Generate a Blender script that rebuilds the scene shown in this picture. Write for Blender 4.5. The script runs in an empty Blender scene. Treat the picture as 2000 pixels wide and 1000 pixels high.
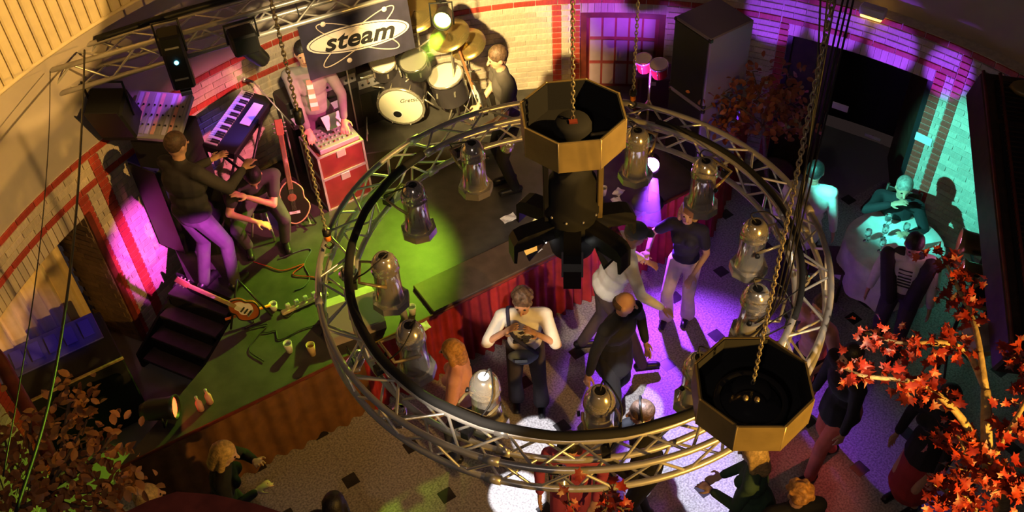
import bpy, math, random
from mathutils import Vector, Matrix, Euler
import numpy as np
PI = math.pi
scene = bpy.context.scene
COL = scene.collection
random.seed(7)
# ---------------------------------------------------------------- camera
CAMH, FPX = 8.2, 2000.0
_d = Vector((115.0, -1950.0, -FPX)).normalized(); _up = -_d
_f = Vector((0, 0, -1)); _fy = (_f - _up * _f.dot(_up)).normalized(); _rx = _fy.cross(_up)
RM = Matrix((_rx, _fy, _up))
def at(px, py, z):                       # pixel of the 2000x1000 frame + real height -> point in the hall
    r = RM @ Vector((px - 1000, -(py - 500), -FPX)); k = (z - CAMH) / r.z
    return Vector((r.x * k, r.y * k, z))
def at_dist(px, py, d):                  # pixel + horizontal distance
    r = RM @ Vector((px - 1000, -(py - 500), -FPX)); k = d / math.hypot(r.x, r.y)
    return Vector((r.x * k, r.y * k, CAMH + r.z * k))
cd = bpy.data.cameras.new('camera'); cam = bpy.data.objects.new('camera', cd); COL.objects.link(cam)
cd.sensor_width = 36.0; cd.lens = 36.0 * FPX / 2000.0; cd.clip_start = 0.05
cam.matrix_world = Matrix.Translation((0, 0, CAMH)) @ RM.to_4x4()
scene.camera = cam
# ---------------------------------------------------------------- view, world
vs = scene.view_settings; vs.view_transform = 'Standard'; vs.look = 'None'; vs.gamma = 1.0; vs.use_curve_mapping = False
vs.exposure = 0.0
scene.cycles.max_bounces = 6; scene.cycles.diffuse_bounces = 3; scene.cycles.glossy_bounces = 3
scene.cycles.transmission_bounces = 4; scene.cycles.volume_bounces = 0; scene.cycles.sample_clamp_indirect = 6.0
w = bpy.data.worlds.new('hall_air'); scene.world = w; w.use_nodes = True
w.node_tree.nodes['Background'].inputs[0].default_value = (0.55, 0.36, 0.34, 1)
w.node_tree.nodes['Background'].inputs[1].default_value = 0.03
def spot(name, pos, target, color, power, angle, blend=0.5, size=0.08):
    l = bpy.data.lights.new(name, 'SPOT'); l.color = color; l.energy = power; l.spot_size = math.radians(angle)
    l.spot_blend = blend; l.shadow_soft_size = size
    o = bpy.data.objects.new(name, l); COL.objects.link(o); o.location = pos
    o.rotation_euler = (Vector(target) - Vector(pos)).to_track_quat('-Z', 'Y').to_euler()
    return o
# stage lighting: some spots sit in lanterns built further down, the rest have no fixture
WARM = (1.0, 0.56, 0.14); LIME = (0.50, 0.95, 0.03); VIOLET = (0.30, 0.05, 1.0); MAGENTA = (0.95, 0.10, 0.85)
PINK = (1.0, 0.20, 0.30); TEAL = (0.10, 0.85, 0.72); WHITE = (0.92, 0.92, 1.0)
P_LIME = Vector((-0.55, 8.75, 2.62)); P_VIOL = at(1272, 322, 1.45)
def ringp(deg, r, z): return Vector((.40 + r * math.cos(math.radians(deg)), 4.85 + r * math.sin(math.radians(deg)), z))
def on_wall(px, py):                     # point on the curved wall seen at a pixel
    r = RM @ Vector((px - 1000, -(py - 500), -FPX)); ox, oy = -.62, -4.81
    A_ = r.x * r.x + r.y * r.y; B_ = 2 * (ox * r.x + oy * r.y); C_ = ox * ox + oy * oy - 26.01
    k = (-B_ + math.sqrt(B_ * B_ - 4 * A_ * C_)) / (2 * A_); return Vector((r.x * k, r.y * k, CAMH + r.z * k))
WALL_A, WALL_B = on_wall(20, 30), on_wall(135, 490)
UNIT = Vector((.405, 4.78, 3.27))
LIGHTS = [
 # one warm flood split into two cones, shaped to leave the plaster between dim
 ('gallery_flood_light', (4.6, 3.0, 7.7), WALL_A, WARM, 4200, 10.5, .22, .04),
 ('gallery_flood_light_wall', (4.6, 2.8, 7.7), WALL_B, WARM, 2700, 13.5, .25, .04),
 ('gallery_flood_light_low', (3.7, 0.5, 4.2), (0.9, 4.3, 3.2), (1.0, .52, .09), 1250, 60, .8, .06),
 ('gallery_wash_light', (-0.6, -0.6, 8.0), (0.2, 5.6, 0.6), (1.0, .80, .66), 130, 74, .9, .15),
 # stage lanterns and spots without a fixture
 ('lime_beam_light', P_LIME + Vector((-.02, -.12, -.05)), (-1.75, 7.0, .9), LIME, 950, 60, 1.0, .05),
 ('lime_added_ring_light', P_LIME + Vector((-.02, -.13, -.03)), (-1.15, 5.5, 3.1), LIME, 1300, 27, .8, .04),  # added cone from the same lantern, only to tint the ring
 ('violet_beam_light', P_VIOL + Vector((0, -.1, -.03)), (1.65, 6.4, .2), VIOLET, 850, 76, 1.0, .04),
 ('magenta_wall_light', ringp(172, 1.82, 2.78), (-3.55, 7.52, 1.0), MAGENTA, 1900, 20, .7, .02),
 ('pink_band_light', ringp(104, 1.80, 2.80), (-2.3, 8.1, 1.5), PINK, 800, 44, .8, .05),
 ('violet_wall_light', (2.38, 8.02, 1.15), (2.95, 9.36, 2.10), VIOLET, 170, 26, .5, .02),  # violet wall light split into narrow cones, shaped to keep off the plaster
 ('violet_wall_light_2', (2.80, 7.85, 1.15), (3.50, 9.00, 2.16), VIOLET, 150, 24, .5, .02),
 ('violet_wall_light_3', (3.20, 7.62, 1.15), (4.00, 8.65, 2.06), VIOLET, 200, 21, .6, .02),
 ('violet_wall_light_4', (3.50, 7.36, 1.15), (4.45, 8.22, 2.03), VIOLET, 220, 21, .6, .02),
 ('violet_back_light', (1.5, 8.7, 1.5), (1.35, 9.9, 2.2), (.50, .08, 1.0), 110, 84, .9, .05),
 ('violet_key_light', (-2.35, 8.25, 2.95), at(465, 236, 2.0), (.20, .10, 1.0), 45, 44, .4, .02),
 ('violet_mixer_light', (-2.9, 7.9, 2.98), at(306, 214, 2.5), (.55, .12, .9), 14, 60, .5, .02),
 ('red_floor_light', at(1882, 528, 1.60) + Vector((-.15, -.03, 0)), (2.6, 5.0, .5), (1.0, .12, .08), 50, 44, .7, .04),
 ('teal_table_light', ringp(46, 1.80, 2.80), (4.6, 7.75, 1.0), TEAL, 1250, 30, .5, .02),
 ('stage_warm_light', (-1.0, 6.0, 4.4), (-0.35, 9.6, 1.7), (1.0, .72, .26), 2700, 33, .6, .06),
 ('stage_warm_light_left', (-1.4, 6.2, 4.2), (-2.2, 9.3, 1.9), (1.0, .70, .30), 500, 26, .6, .06),
 ('audience_key_light', (-0.6, 1.2, 5.6), (0.15, 6.2, 1.3), (1.0, .82, .62), 1500, 15, .7, .05),
 ('audience_key_light_right', (2.6, 1.6, 5.2), (1.15, 6.6, 1.35), (1.0, .76, .50), 560, 15, .7, .05),
 ('desk_blue_light', (-2.3, 6.0, 3.1), at(100, 640, 1.0), (.08, .05, 1.0), 70, 18, .6, .03),
 # white beams of the six-armed mirror unit
 ('mirror_beam_light', UNIT + Vector((-.22, -.22, 0)), at(1010, 968, 0), WHITE, 1300, 9, .12, .02),
 ('mirror_beam_light_2', UNIT + Vector((-.10, -.25, 0)), at(1048, 856, 0), WHITE, 1000, 8, .12, .02),
 ('mirror_beam_light_3', UNIT + Vector((.25, -.2, 0)), at(1345, 925, 0), (.75, .80, 1.0), 900, 22, .3, .02),
 ('mirror_beam_light_4', UNIT + Vector((.1, -.25, 0)), at(1240, 800, 0), WHITE, 700, 9, .2, .02),
]
for a_ in LIGHTS: spot(*a_)
# ---------------------------------------------------------------- materials
def mat(name, col, rough=.6, metal=0.0, var=0.0, scale=8.0, bump=0.0, bscale=60.0, emit=None, estr=0.0, col2=None, rnd=0.0, coat=0.0, trans=0.0, spec=None, alpha=None):
    m = bpy.data.materials.new(name); m.use_nodes = True; nt = m.node_tree; b = nt.nodes['Principled BSDF']
    c4 = (*col, 1); b.inputs['Base Color'].default_value = c4
    b.inputs['Roughness'].default_value = rough; b.inputs['Metallic'].default_value = metal
    if spec is not None: b.inputs['Specular IOR Level'].default_value = spec
    if coat: b.inputs['Coat Weight'].default_value = coat
    if trans: b.inputs['Transmission Weight'].default_value = trans
    tc = nt.nodes.new('ShaderNodeTexCoord')
    if var or col2:
        n = nt.nodes.new('ShaderNodeTexNoise'); n.inputs['Scale'].default_value = scale; n.inputs['Detail'].default_value = 4
        nt.links.new(tc.outputs['Object'], n.inputs['Vector'])
        mx = nt.nodes.new('ShaderNodeMix'); mx.data_type = 'RGBA'
        c2 = col2 if col2 else tuple(max(0, c * (1 - var)) for c in col)
        c1 = col if col2 else tuple(min(1, c * (1 + var)) for c in col)
        mx.inputs[6].default_value = (*c1, 1); mx.inputs[7].default_value = (*c2, 1)
        rp = nt.nodes.new('ShaderNodeMapRange'); rp.inputs[1].default_value = .35; rp.inputs[2].default_value = .65
        nt.links.new(n.outputs['Fac'], rp.inputs[0]); nt.links.new(rp.outputs[0], mx.inputs[0])
        out = mx.outputs[2]
    else: out = None
    if rnd:
        oi = nt.nodes.new('ShaderNodeObjectInfo'); ge = nt.nodes.new('ShaderNodeNewGeometry')
        ad = nt.nodes.new('ShaderNodeMath'); ad.operation = 'ADD'; fr = nt.nodes.new('ShaderNodeMath'); fr.operation = 'FRACT'
        nt.links.new(oi.outputs['Random'], ad.inputs[0]); nt.links.new(ge.outputs['Random Per Island'], ad.inputs[1]); nt.links.new(ad.outputs[0], fr.inputs[0])
        hv = nt.nodes.new('ShaderNodeHueSaturation')
        mr = nt.nodes.new('ShaderNodeMapRange'); mr.inputs[3].default_value = 1 - rnd; mr.inputs[4].default_value = 1 + rnd
        nt.links.new(fr.outputs[0], mr.inputs[0]); nt.links.new(mr.outputs[0], hv.inputs['Value'])
        if out: nt.links.new(out, hv.inputs['Color'])
        else: hv.inputs['Color'].default_value = c4
        out = hv.outputs[0]
    if out: nt.links.new(out, b.inputs['Base Color'])
    if bump:
        n2 = nt.nodes.new('ShaderNodeTexNoise'); n2.inputs['Scale'].default_value = bscale; nt.links.new(tc.outputs['Object'], n2.inputs['Vector'])
        bp = nt.nodes.new('ShaderNodeBump'); bp.inputs['Strength'].default_value = bump; bp.inputs['Distance'].default_value = .01
        nt.links.new(n2.outputs['Fac'], bp.inputs['Height']); nt.links.new(bp.outputs[0], b.inputs['Normal'])
    if emit:
        b.inputs['Emission Color'].default_value = (*emit, 1); b.inputs['Emission Strength'].default_value = estr
    return m
M = {}
def mm(k, *a, **kw): M[k] = mat(k, *a, **kw); return M[k]
mm('terrazzo', (.56, .52, .50), .6, col2=(.25, .225, .22), scale=55, bump=.2, bscale=80, rnd=.03)
mm('dark_tile', (.045, .04, .04), .35, var=.3)
mm('grout', (.34, .31, .30), .9)
mm('mortar', (.66, .60, .52), .9, var=.12, scale=20)
mm('brick_cream', (.56, .47, .38), .5, var=.10, scale=14, rnd=.16)
mm('brick_red', (.42, .055, .035), .5, var=.15, scale=14, rnd=.18)
mm('brick_brown', (.20, .13, .07), .6, var=.15, scale=20, rnd=.2)
mm('plaster', (.46, .40, .36), .85, var=.06, scale=3)
mm('slat_cream', (.78, .66, .45), .6, var=.05)
mm('slat_gap', (.36, .28, .18), .8)
mm('wood_dark', (.05, .025, .015), .45, var=.3, scale=10)
mm('wood_red', (.16, .028, .015), .5, var=.25, scale=10)
mm('door_black', (.012, .011, .012), .5)
mm('curtain_cream', (.75, .58, .30), .8, var=.08)
mm('stage_black', (.050, .046, .042), .45, var=.25, scale=6, bump=.05)
mm('skirt_red', (.34, .018, .022), .75, var=.2, scale=8)
mm('step_black', (.05, .042, .045), .6, var=.2)
mm('alu', (.60, .58, .56), .34, .55, var=.06, scale=10)
mm('alu_bright', (.72, .70, .66), .28, .55)
mm('chrome', (.86, .80, .70), .15, .80)
mm('black', (.012, .012, .013), .42)
mm('black_matte', (.010, .010, .011), .85)
mm('black_gloss', (.015, .015, .017), .15)
mm('brass_panel', (.27, .20, .085), .36, .35, var=.12, scale=7)
mm('brass_edge', (.60, .46, .22), .3, .6)
mm('cable', (.010, .010, .012), .5)
mm('chain', (.48, .42, .30), .4, .8)
mm('orange', (.85, .25, .03), .5)
mm('mirror', (.9, .9, .92), .03, 1.0)
mm('white', (.82, .80, .78), .6)
mm('paper', (.85, .83, .80), .8)
mm('sign_white', (.72, .70, .70), .5)
mm('lamp_white', (1, 1, 1), .3, emit=(1, .97, .92), estr=9)
mm('lamp_lime', (1, 1, .5), .3, emit=(.78, 1, .10), estr=26)
mm('lamp_violet', (.8, .5, 1), .3, emit=(.62, .18, 1), estr=26)
mm('lamp_red', (1, .3, .1), .3, emit=(1, .10, .03), estr=3.5)
mm('lamp_pink', (1, .4, .8), .3, emit=(1, .25, .55), estr=7)
mm('lamp_cyan', (.4, .9, 1), .3, emit=(.15, .75, 1), estr=6)
mm('lamp_blue', (.3, .3, 1), .3, emit=(.16, .06, 1), estr=3)
mm('lamp_amber', (1, .7, .2), .3, emit=(1, .55, .10), estr=4)
mm('leaf_red', (.22, .010, .008), .45, col2=(.36, .04, .012), scale=5, rnd=.55)
mm('leaf_rust', (.26, .06, .025), .5, col2=(.36, .12, .04), scale=5, rnd=.35)
mm('leaf_brown', (.46, .16, .045), .5, col2=(.60, .30, .08), scale=4, rnd=.35)
mm('bark', (.45, .32, .14), .7, var=.3, scale=20, bump=.3)
mm('bark_dark', (.14, .09, .05), .8, var=.3, scale=20)
# ---------------------------------------------------------------- mesh helpers
class MB:
    def __init__(s): s.v = []; s.f = []; s.m = []; s.s = []
    def add(s, vs, fs, m=0, sm=False):
        o = len(s.v); s.v += [tuple(v) for v in vs]
        for f in fs: s.f.append(tuple(i + o for i in f)); s.m.append(m); s.s.append(sm)
        return s
    def box(s, c, d, R=None, m=0, taper=1.0, bev=0.0):
        x, y, z = d[0] / 2, d[1] / 2, d[2] / 2; c = Vector(c)
        if bev:
            b = min(bev, x * .9, y * .9, z * .9); vs = []; 
            sg = [(i, j, k) for i in (-1, 1) for j in (-1, 1) for k in (-1, 1)]
            idx = {}
            for (i, j, k) in sg:
                for ax in range(3):
                    p = [i * x, j * y, k * z]
                    for q in range(3):
                        if q != ax: p[q] -= (i, j, k)[q] * b
                    idx[(i, j, k, ax)] = len(vs); vs.append(Vector(p))
            fs = []
            for ax in range(3):
                o1, o2 = [q for q in range(3) if q != ax]
                for sgn in (-1, 1):
                    ring = []
                    for (u, w_) in ((-1, -1), (1, -1), (1, 1), (-1, 1)):
                        t = [0, 0, 0]; t[ax] = sgn; t[o1] = u; t[o2] = w_; ring.append(idx[(*t, ax)])
                    if (sgn > 0) == (ax == 1): ring.reverse()
                    fs.append(ring)
            for ax in range(3):
                o1, o2 = [q for q in range(3) if q != ax]
                for u in (-1, 1):
                    for w_ in (-1, 1):
                        def K(sv, a): t = [0, 0, 0]; t[ax] = sv; t[o1] = u; t[o2] = w_; return idx[(*t, a)]
                        r = [K(-1, o1), K(1, o1), K(1, o2), K(-1, o2)]
                        n = (vs[r[1]] - vs[r[0]]).cross(vs[r[2]] - vs[r[1]])
                        if n.dot(vs[r[0]] + vs[r[2]]) < 0: r.reverse()
                        fs.append(r)
            for (i, j, k) in sg:
                r = [idx[(i, j, k, a)] for a in range(3)]
                n = (vs[r[1]] - vs[r[0]]).cross(vs[r[2]] - vs[r[1]])
                if n.dot(vs[r[0]]) < 0: r.reverse()
                fs.append(r)
        else:
            t = taper
            vs = [Vector(p) for p in ((-x, -y, -z), (x, -y, -z), (x, y, -z), (-x, y, -z), (-x * t, -y * t, z), (x * t, -y * t, z), (x * t, y * t, z), (-x * t, y * t, z))]
            fs = [(3, 2, 1, 0), (4, 5, 6, 7), (0, 1, 5, 4), (1, 2, 6, 5), (2, 3, 7, 6), (3, 0, 4, 7)]
        if R is not None: vs = [R @ v for v in vs]
        return s.add([v + c for v in vs], fs, m)
    def tube(s, pts, r, n=8, m=0, closed=False, caps=True, sm=True):
        P = [Vector(p) for p in pts]; k = len(P)
        rr = r if isinstance(r, (list, tuple)) else [r] * k
        T = []
        for i in range(k):
            a = P[(i - 1) % k] if (closed or i > 0) else P[i]; b = P[(i + 1) % k] if (closed or i < k - 1) else P[i]
            t = (b - a); T.append(t.normalized() if t.length > 1e-9 else Vector((0, 0, 1)))
        ref = Vector((0, 0, 1)) if abs(T[0].z) < .9 else Vector((1, 0, 0))
        u = T[0].cross(ref).normalized(); vs = []
        for i in range(k):
            u = (u - T[i] * u.dot(T[i])); u = u.normalized() if u.length > 1e-6 else T[i].orthogonal().normalized()
            w_ = T[i].cross(u)
            for j in range(n):
                a = 2 * PI * j / n; vs.append(P[i] + (u * math.cos(a) + w_ * math.sin(a)) * rr[i])
        fs = []
        for i in range(k if closed else k - 1):
            for j in range(n):
                a = i * n + j; b = i * n + (j + 1) % n; c = ((i + 1) % k) * n + (j + 1) % n; d = ((i + 1) % k) * n + j
                fs.append((a, b, c, d))
        s.add(vs, fs, m, sm)
        if caps and not closed:
            s.add([], []); o = len(s.v) - len(vs)
            s.f.append(tuple(o + j for j in reversed(range(n)))); s.m.append(m); s.s.append(False)
            s.f.append(tuple(o + (k - 1) * n + j for j in range(n))); s.m.append(m); s.s.append(False)
        return s
    def lathe(s, prof, n=16, M4=None, m=0, sm=True, a0=0.0):
        vs = []; fs = []; k = len(prof)
        for (r, z) in prof:
            for j in range(n):
                a = a0 + 2 * PI * j / n; v = Vector((r * math.cos(a), r * math.sin(a), z)); vs.append(M4 @ v if M4 is not None else v)
        for i in range(k - 1):
            for j in range(n): fs.append((i * n + j, i * n + (j + 1) % n, (i + 1) * n + (j + 1) % n, (i + 1) * n + j))
        return s.add(vs, fs, m, sm)
    def disc(s, c, r, n=16, M4=None, m=0, a0=0.0, flip=False):
        vs = [Vector((r * math.cos(a0 + 2 * PI * j / n) + c[0], r * math.sin(a0 + 2 * PI * j / n) + c[1], c[2])) for j in range(n)]
        if M4 is not None: vs = [M4 @ v for v in vs]
        return s.add(vs, [tuple(range(n)) if not flip else tuple(reversed(range(n)))], m)
    def ell(s, c, r, R=None, n=12, k=8, m=0):
        vs = []; fs = []; c = Vector(c)
        for i in range(k + 1):
            t = PI * i / k
            for j in range(n):
                a = 2 * PI * j / n; v = Vector((r[0] * math.sin(t) * math.cos(a), r[1] * math.sin(t) * math.sin(a), -r[2] * math.cos(t)))
                vs.append((R @ v if R is not None else v) + c)
        for i in range(k):
            for j in range(n): fs.append((i * n + j, i * n + (j + 1) % n, (i + 1) * n + (j + 1) % n, (i + 1) * n + j))
        return s.add(vs, fs, m, True)
    def cap(s, a, b, ra, rb, n=10, m=0):            # tapered capsule
        a = Vector(a); b = Vector(b)
        if (b - a).length < 1e-6: return s.ell(a, (ra,) * 3, None, n, 6, m)
        d = (b - a).normalized()
        pts = [a - d * ra, a - d * ra * .72, a, b, b + d * rb * .72, b + d * rb]; rr = [ra * .22, ra * .70, ra, rb, rb * .70, rb * .22]
        return s.tube(pts, rr, n, m)
    def prism(s, poly, z0, z1, M4=None, m=0, sm=False):
        n = len(poly); vs = [Vector((x, y, z0)) for x, y in poly] + [Vector((x, y, z1)) for x, y in poly]
        if M4 is not None: vs = [M4 @ v for v in vs]
        fs = [tuple(reversed(range(n))), tuple(range(n, 2 * n))] + [(j, (j + 1) % n, n + (j + 1) % n, n + j) for j in range(n)]
        return s.add(vs, fs, m, sm)
    def mesh(s, name, mats):
        me = bpy.data.meshes.new(name); me.from_pydata(s.v, [], s.f)
        for k in (mats if isinstance(mats, (list, tuple)) else [mats]): me.materials.append(M[k] if isinstance(k, str) else k)
        me.polygons.foreach_set('material_index', s.m); me.polygons.foreach_set('use_smooth', s.s); me.update()
        return me
    def build(s, name, mats, parent=None, label=None, cat=None, group=None, kind=None, loc=None, rot=None):
        o = bpy.data.objects.new(name, s.mesh(name, mats)); COL.objects.link(o)
        if parent: o.parent = parent
        if loc is not None: o.location = loc
        if rot is not None: o.rotation_euler = rot
        return tag(o, label, cat, group, kind)
def tag(o, label=None, cat=None, group=None, kind=None):
    if label: o['label'] = label
    if cat: o['category'] = cat
    if group: o['group'] = group
    if kind: o['kind'] = kind
    return o
def thing(name, label, cat, loc=(0, 0, 0), rz=0.0, group=None, rot=None):
    o = bpy.data.objects.new(name, None); COL.objects.link(o); o.location = loc; o.empty_display_size = .1
    o.rotation_euler = rot if rot is not None else (0, 0, rz)
    return tag(o, label, cat, group)
def kids(o): return KID.get(o.name, [])
def inst(name, me, parent, loc=(0, 0, 0), rot=None, mw=None):     # another object on shared mesh data
    o = bpy.data.objects.new(name, me); COL.objects.link(o)
    if parent: o.parent = parent
    if mw is not None: o.matrix_local = mw
    else:
        o.location = loc
        if rot is not None: o.rotation_euler = rot
    return o
def copy_tree(o, parent=None):
    c = o.copy(); COL.objects.link(c); c.parent = parent
    for ch in list(o.children): copy_tree(ch, c)
    return c
def rotm(*e): return Euler(e).to_matrix()
def look(d, up=(0, 0, 1)): return Vector(d).to_track_quat('Z', 'Y').to_matrix()
def bez(p0, p1, p2, n=12): return [Vector(p0) * (1 - t) ** 2 + Vector(p1) * 2 * t * (1 - t) + Vector(p2) * t * t for t in [i / n for i in range(n + 1)]]
def spline(P, n=8):
    P = [Vector(p) for p in P]; Q = [P[0] * 2 - P[1]] + P + [P[-1] * 2 - P[-2]]; out = []
    for i in range(1, len(Q) - 2):
        for k in range(n):
            t = k / n; a, b, c, d = Q[i - 1], Q[i], Q[i + 1], Q[i + 2]
            out.append(.5 * ((2 * b) + (c - a) * t + (2 * a - 5 * b + 4 * c - d) * t * t + (-a + 3 * b - 3 * c + d) * t ** 3))
    return out + [P[-1]]
# ---------------------------------------------------------------- the round hall
C0 = Vector((0.62, 4.81, 0)); RW = 5.10
def wp(deg, r, z): a = math.radians(deg); return Vector((C0.x + r * math.cos(a), C0.y + r * math.sin(a), z))
def hitwall(px, py, rad=RW):                     # pixel -> (angle, height) on the curved wall
    r = RM @ Vector((px - 1000, -(py - 500), -FPX)); ox, oy = -C0.x, -C0.y
    A = r.x * r.x + r.y * r.y; B = 2 * (ox * r.x + oy * r.y); Cc = ox * ox + oy * oy - rad * rad
    k = (-B + math.sqrt(B * B - 4 * A * Cc)) / (2 * A)
    return math.degrees(math.atan2(r.y * k + oy, r.x * k + ox)), CAMH + r.z * k
def pix(P):
    c = RM.transposed() @ (Vector(P) - Vector((0, 0, CAMH)))
    return (1000 - FPX * c.x / c.z, 500 + FPX * c.y / c.z) if c.z < 0 else (-9999, -9999)
def inframe(P, pad=10): x, y = pix(P); return -pad < x < 2000 + pad and -pad < y < 1000 + pad
# floor: large notched tiles with small dark squares at the corners
fl = MB(); fl.disc((C0.x, C0.y, -.012), 6.2, 64); fl.disc((C0.x, C0.y, -.3), 6.2, 64, flip=True)
floor = fl.build('floor', 'grout', kind='structure', label='speckled grey terrazzo dance floor with small dark square insets')
TS, TH = .65, math.radians(31.3); TO = at(685, 938, 0)
tu = Vector((math.cos(TH), math.sin(TH), 0)); tv = Vector((-math.sin(TH), math.cos(TH), 0))
h, k = TS / 2 - .0008, .066
poly = [(-h + k, -h), (h - k, -h), (h - k, -h + k), (h, -h + k), (h, h - k), (h - k, h - k), (h - k, h), (-h + k, h), (-h + k, h - k), (-h, h - k), (-h, -h + k), (-h + k, -h + k)]
tme = MB().prism(poly, -.02, 0).mesh('tile', 'terrazzo')
ime = MB().box((0, 0, -.0105), (.128, .128, .019)).mesh('inset', 'dark_tile')
def on_floor(p): return (p.xy - C0.xy).length < RW + .3
for i in range(-12, 16):
    for j in range(-14, 12):
        c = TO + tu * (i + .5) * TS + tv * (j + .5) * TS; q = TO + tu * i * TS + tv * j * TS
        und = c.y > 7.6 + .57 * c.x
        if on_floor(c) and not und and inframe(c, 160): inst('tile', tme, floor, (c.x, c.y, 0), (0, 0, TH))
        if on_floor(q) and not und and inframe(q, 60): inst('inset', ime, floor, (q.x, q.y, 0.0005), (0, 0, TH))
# curved wall: mortar shell, bricks proud of it, red bands and strips, plaster above
ROW = .0725; NROW = 32; BL = .245; ZB = NROW * ROW + .04      # brick dado height 2.36
BAND = {NROW - 1, NROW - 5}
OPEN = [(153.6, 172.0, 1.80), (75.9, 86.6, 1.88), (43.1, 60.8, 1.86)]            # door openings (from, to, top)
STRIP = [(152.2, 153.6, 2.02), (149.2, 150.5, 2.29), (172.0, 173.3, 2.02), (86.6, 87.8, 2.02), (89.0, 90.2, 2.02), (60.8, 62.0, 2.02),
         (41.8, 43.1, 2.02), (39.6, 40.8, 2.29)]
WALLS = {'wall_left': (118, 192), 'wall_back': (62, 118), 'wall_right': (14, 62)}
brick_me = MB().box((0, 0, 0), (1, .02, .062), bev=.004).mesh('brick', 'brick_cream')
red_me = MB().box((0, 0, 0), (1, .022, .062), bev=.004).mesh('brick', 'brick_red')
unit = {0: brick_me, 1: red_me}
def brick_mat(a, L, z, tall=None):
    c = wp(a, RW, z); Rz = Matrix.Rotation(math.radians(a - 90), 4, 'Z')
    S = Matrix.Diagonal((L, 1, 1 if tall is None else tall / .062, 1))
    return Matrix.Translation(c) @ Rz @ S
WALLOBJ = {}
for wn, (a0, a1) in WALLS.items():
    sh = MB(); N = int((a1 - a0) / .9)
    cuts = sorted(set([a0 + (a1 - a0) * i / N for i in range(N + 1)] + [x for o in OPEN for x in o[:2] if a0 < x < a1]))
    for x0, x1 in zip(cuts, cuts[1:]):
        mid = (x0 + x1) / 2; zb = 0
        for o in OPEN:
            if o[0] < mid < o[1]: zb = o[2]
        for (z0, z1, r0, m) in ((zb, ZB, RW + .004, 0), (ZB, 4.8, RW + (.012 if wn != 'wall_right' else .15), 1)):
            P = [wp(x0, r0, z0), wp(x1, r0, z0), wp(x1, r0 + .3, z0), wp(x0, r0 + .3, z0), wp(x0, r0, z1), wp(x1, r0, z1), wp(x1, r0 + .3, z1), wp(x0, r0 + .3, z1)]
            sh.add(P, [(0, 1, 5, 4), (2, 3, 7, 6), (0, 3, 2, 1), (4, 5, 6, 7), (1, 2, 6, 5), (3, 0, 4, 7)], m)
    lab = {'wall_left': 'curved cream brick wall with red brick bands at the left', 'wall_back': 'curved brick wall behind the drum kit and double door', 'wall_right': 'curved brick wall lit violet and turquoise at the right'}[wn]
    wo = sh.build(wn, ['mortar', 'plaster'], kind='structure', label=lab); WALLOBJ[wn] = wo
    items = []; dA = math.degrees(BL / RW); ga = math.degrees(.008 / RW)
    for r in range(NROW):
        zc = .04 + (r + .5) * ROW; red = 1 if r in BAND else 0
        blocks = [(o[0], o[1]) for o in OPEN if zc < 2.02 - .01 and o[1] > a0 and o[0] < a1]
        strips = [(s[0], s[1]) for s in STRIP if zc < s[2] and s[1] > a0 and s[0] < a1]
        edges = sorted(blocks + strips); x = a0; spans = []
        for e in edges: spans.append((x, e[0])); x = max(x, e[1])
        spans.append((x, a1))
        for s0, s1 in spans:
            if s1 - s0 < .3: continue
            x = math.floor(s0 / dA) * dA + (dA / 2 if r % 2 else 0) - dA
            while x < s1:
                l = max(x, s0) + ga / 2; rr = min(x + dA, s1) - ga / 2; x += dA
                if rr - l > .25: items.append(((l + rr) / 2, math.radians(rr - l) * RW, zc, red, None))
        for s0, s1 in strips:
            items.append(((s0 + s1) / 2, math.radians(s1 - s0 - ga) * RW, zc, 1, None))
    for o in OPEN:                                   # soldier courses over the openings
        if o[1] < a0 or o[0] > a1: continue
        x = o[0]; st = math.degrees(.0725 / RW)
        while x < o[1] - .1: items.append((x + st / 2, .064, (o[2] + 2.02) / 2, 0, 2.02 - o[2] - .01)); x += st
    vis = [(-(wp(a, RW, z) - Vector((0, 0, CAMH))).length if inframe(wp(a, RW, z)) else -99, i) for i, (a, L, z, c, t) in enumerate(items)]
    vis.sort(reverse=True); single = {i for d, i in vis[:290] if d > -90}
    rest = MB()
    for i, (a, L, z, c, t) in enumerate(items):
        mw = brick_mat(a, L, z, t)
        if i in single: inst('brick', unit[c], wo, mw=mw)
        else:
            vs = [mw @ v.co for v in brick_me.vertices]; rest.add(vs, [tuple(p.vertices) for p in brick_me.polygons], c)
    rest.build('brick_field', ['brick_cream', 'brick_red'], wo, kind='stuff')
# fluted panelling high on the left wall
pan = MB()
for i in range(70):
    x0, x1 = 128 + i * .9, 128 + (i + 1) * .9
    P = [wp(x, r, z) for z in (3.4, 4.8) for (x, r) in ((x0, RW - .02), (x1, RW - .02), (x1, RW + .02), (x0, RW + .02))]
    pan.add(P, [(0, 1, 5, 4), (0, 3, 2, 1), (4, 5, 6, 7), (2, 3, 7, 6)])
panel = pan.build('trim_1', 'slat_gap', kind='structure', label='fluted cream panelling high on the left wall')
sl_me = MB().box((0, 0, 0), (.098, .03, 1.36), bev=.012).mesh('slat', 'slat_cream')
for i in range(50):
    a = 129 + i * 1.24; inst('slat', sl_me, panel, mw=Matrix.Translation(wp(a, RW - .03, 4.10)) @ Matrix.Rotation(math.radians(a - 90), 4, 'Z'))
rail_ = MB(); rail_.tube([wp(128 + i, RW - .03, 3.41) for i in range(64)], .022, 6); rail_.build('bottom_rail', 'slat_cream', panel)
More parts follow.
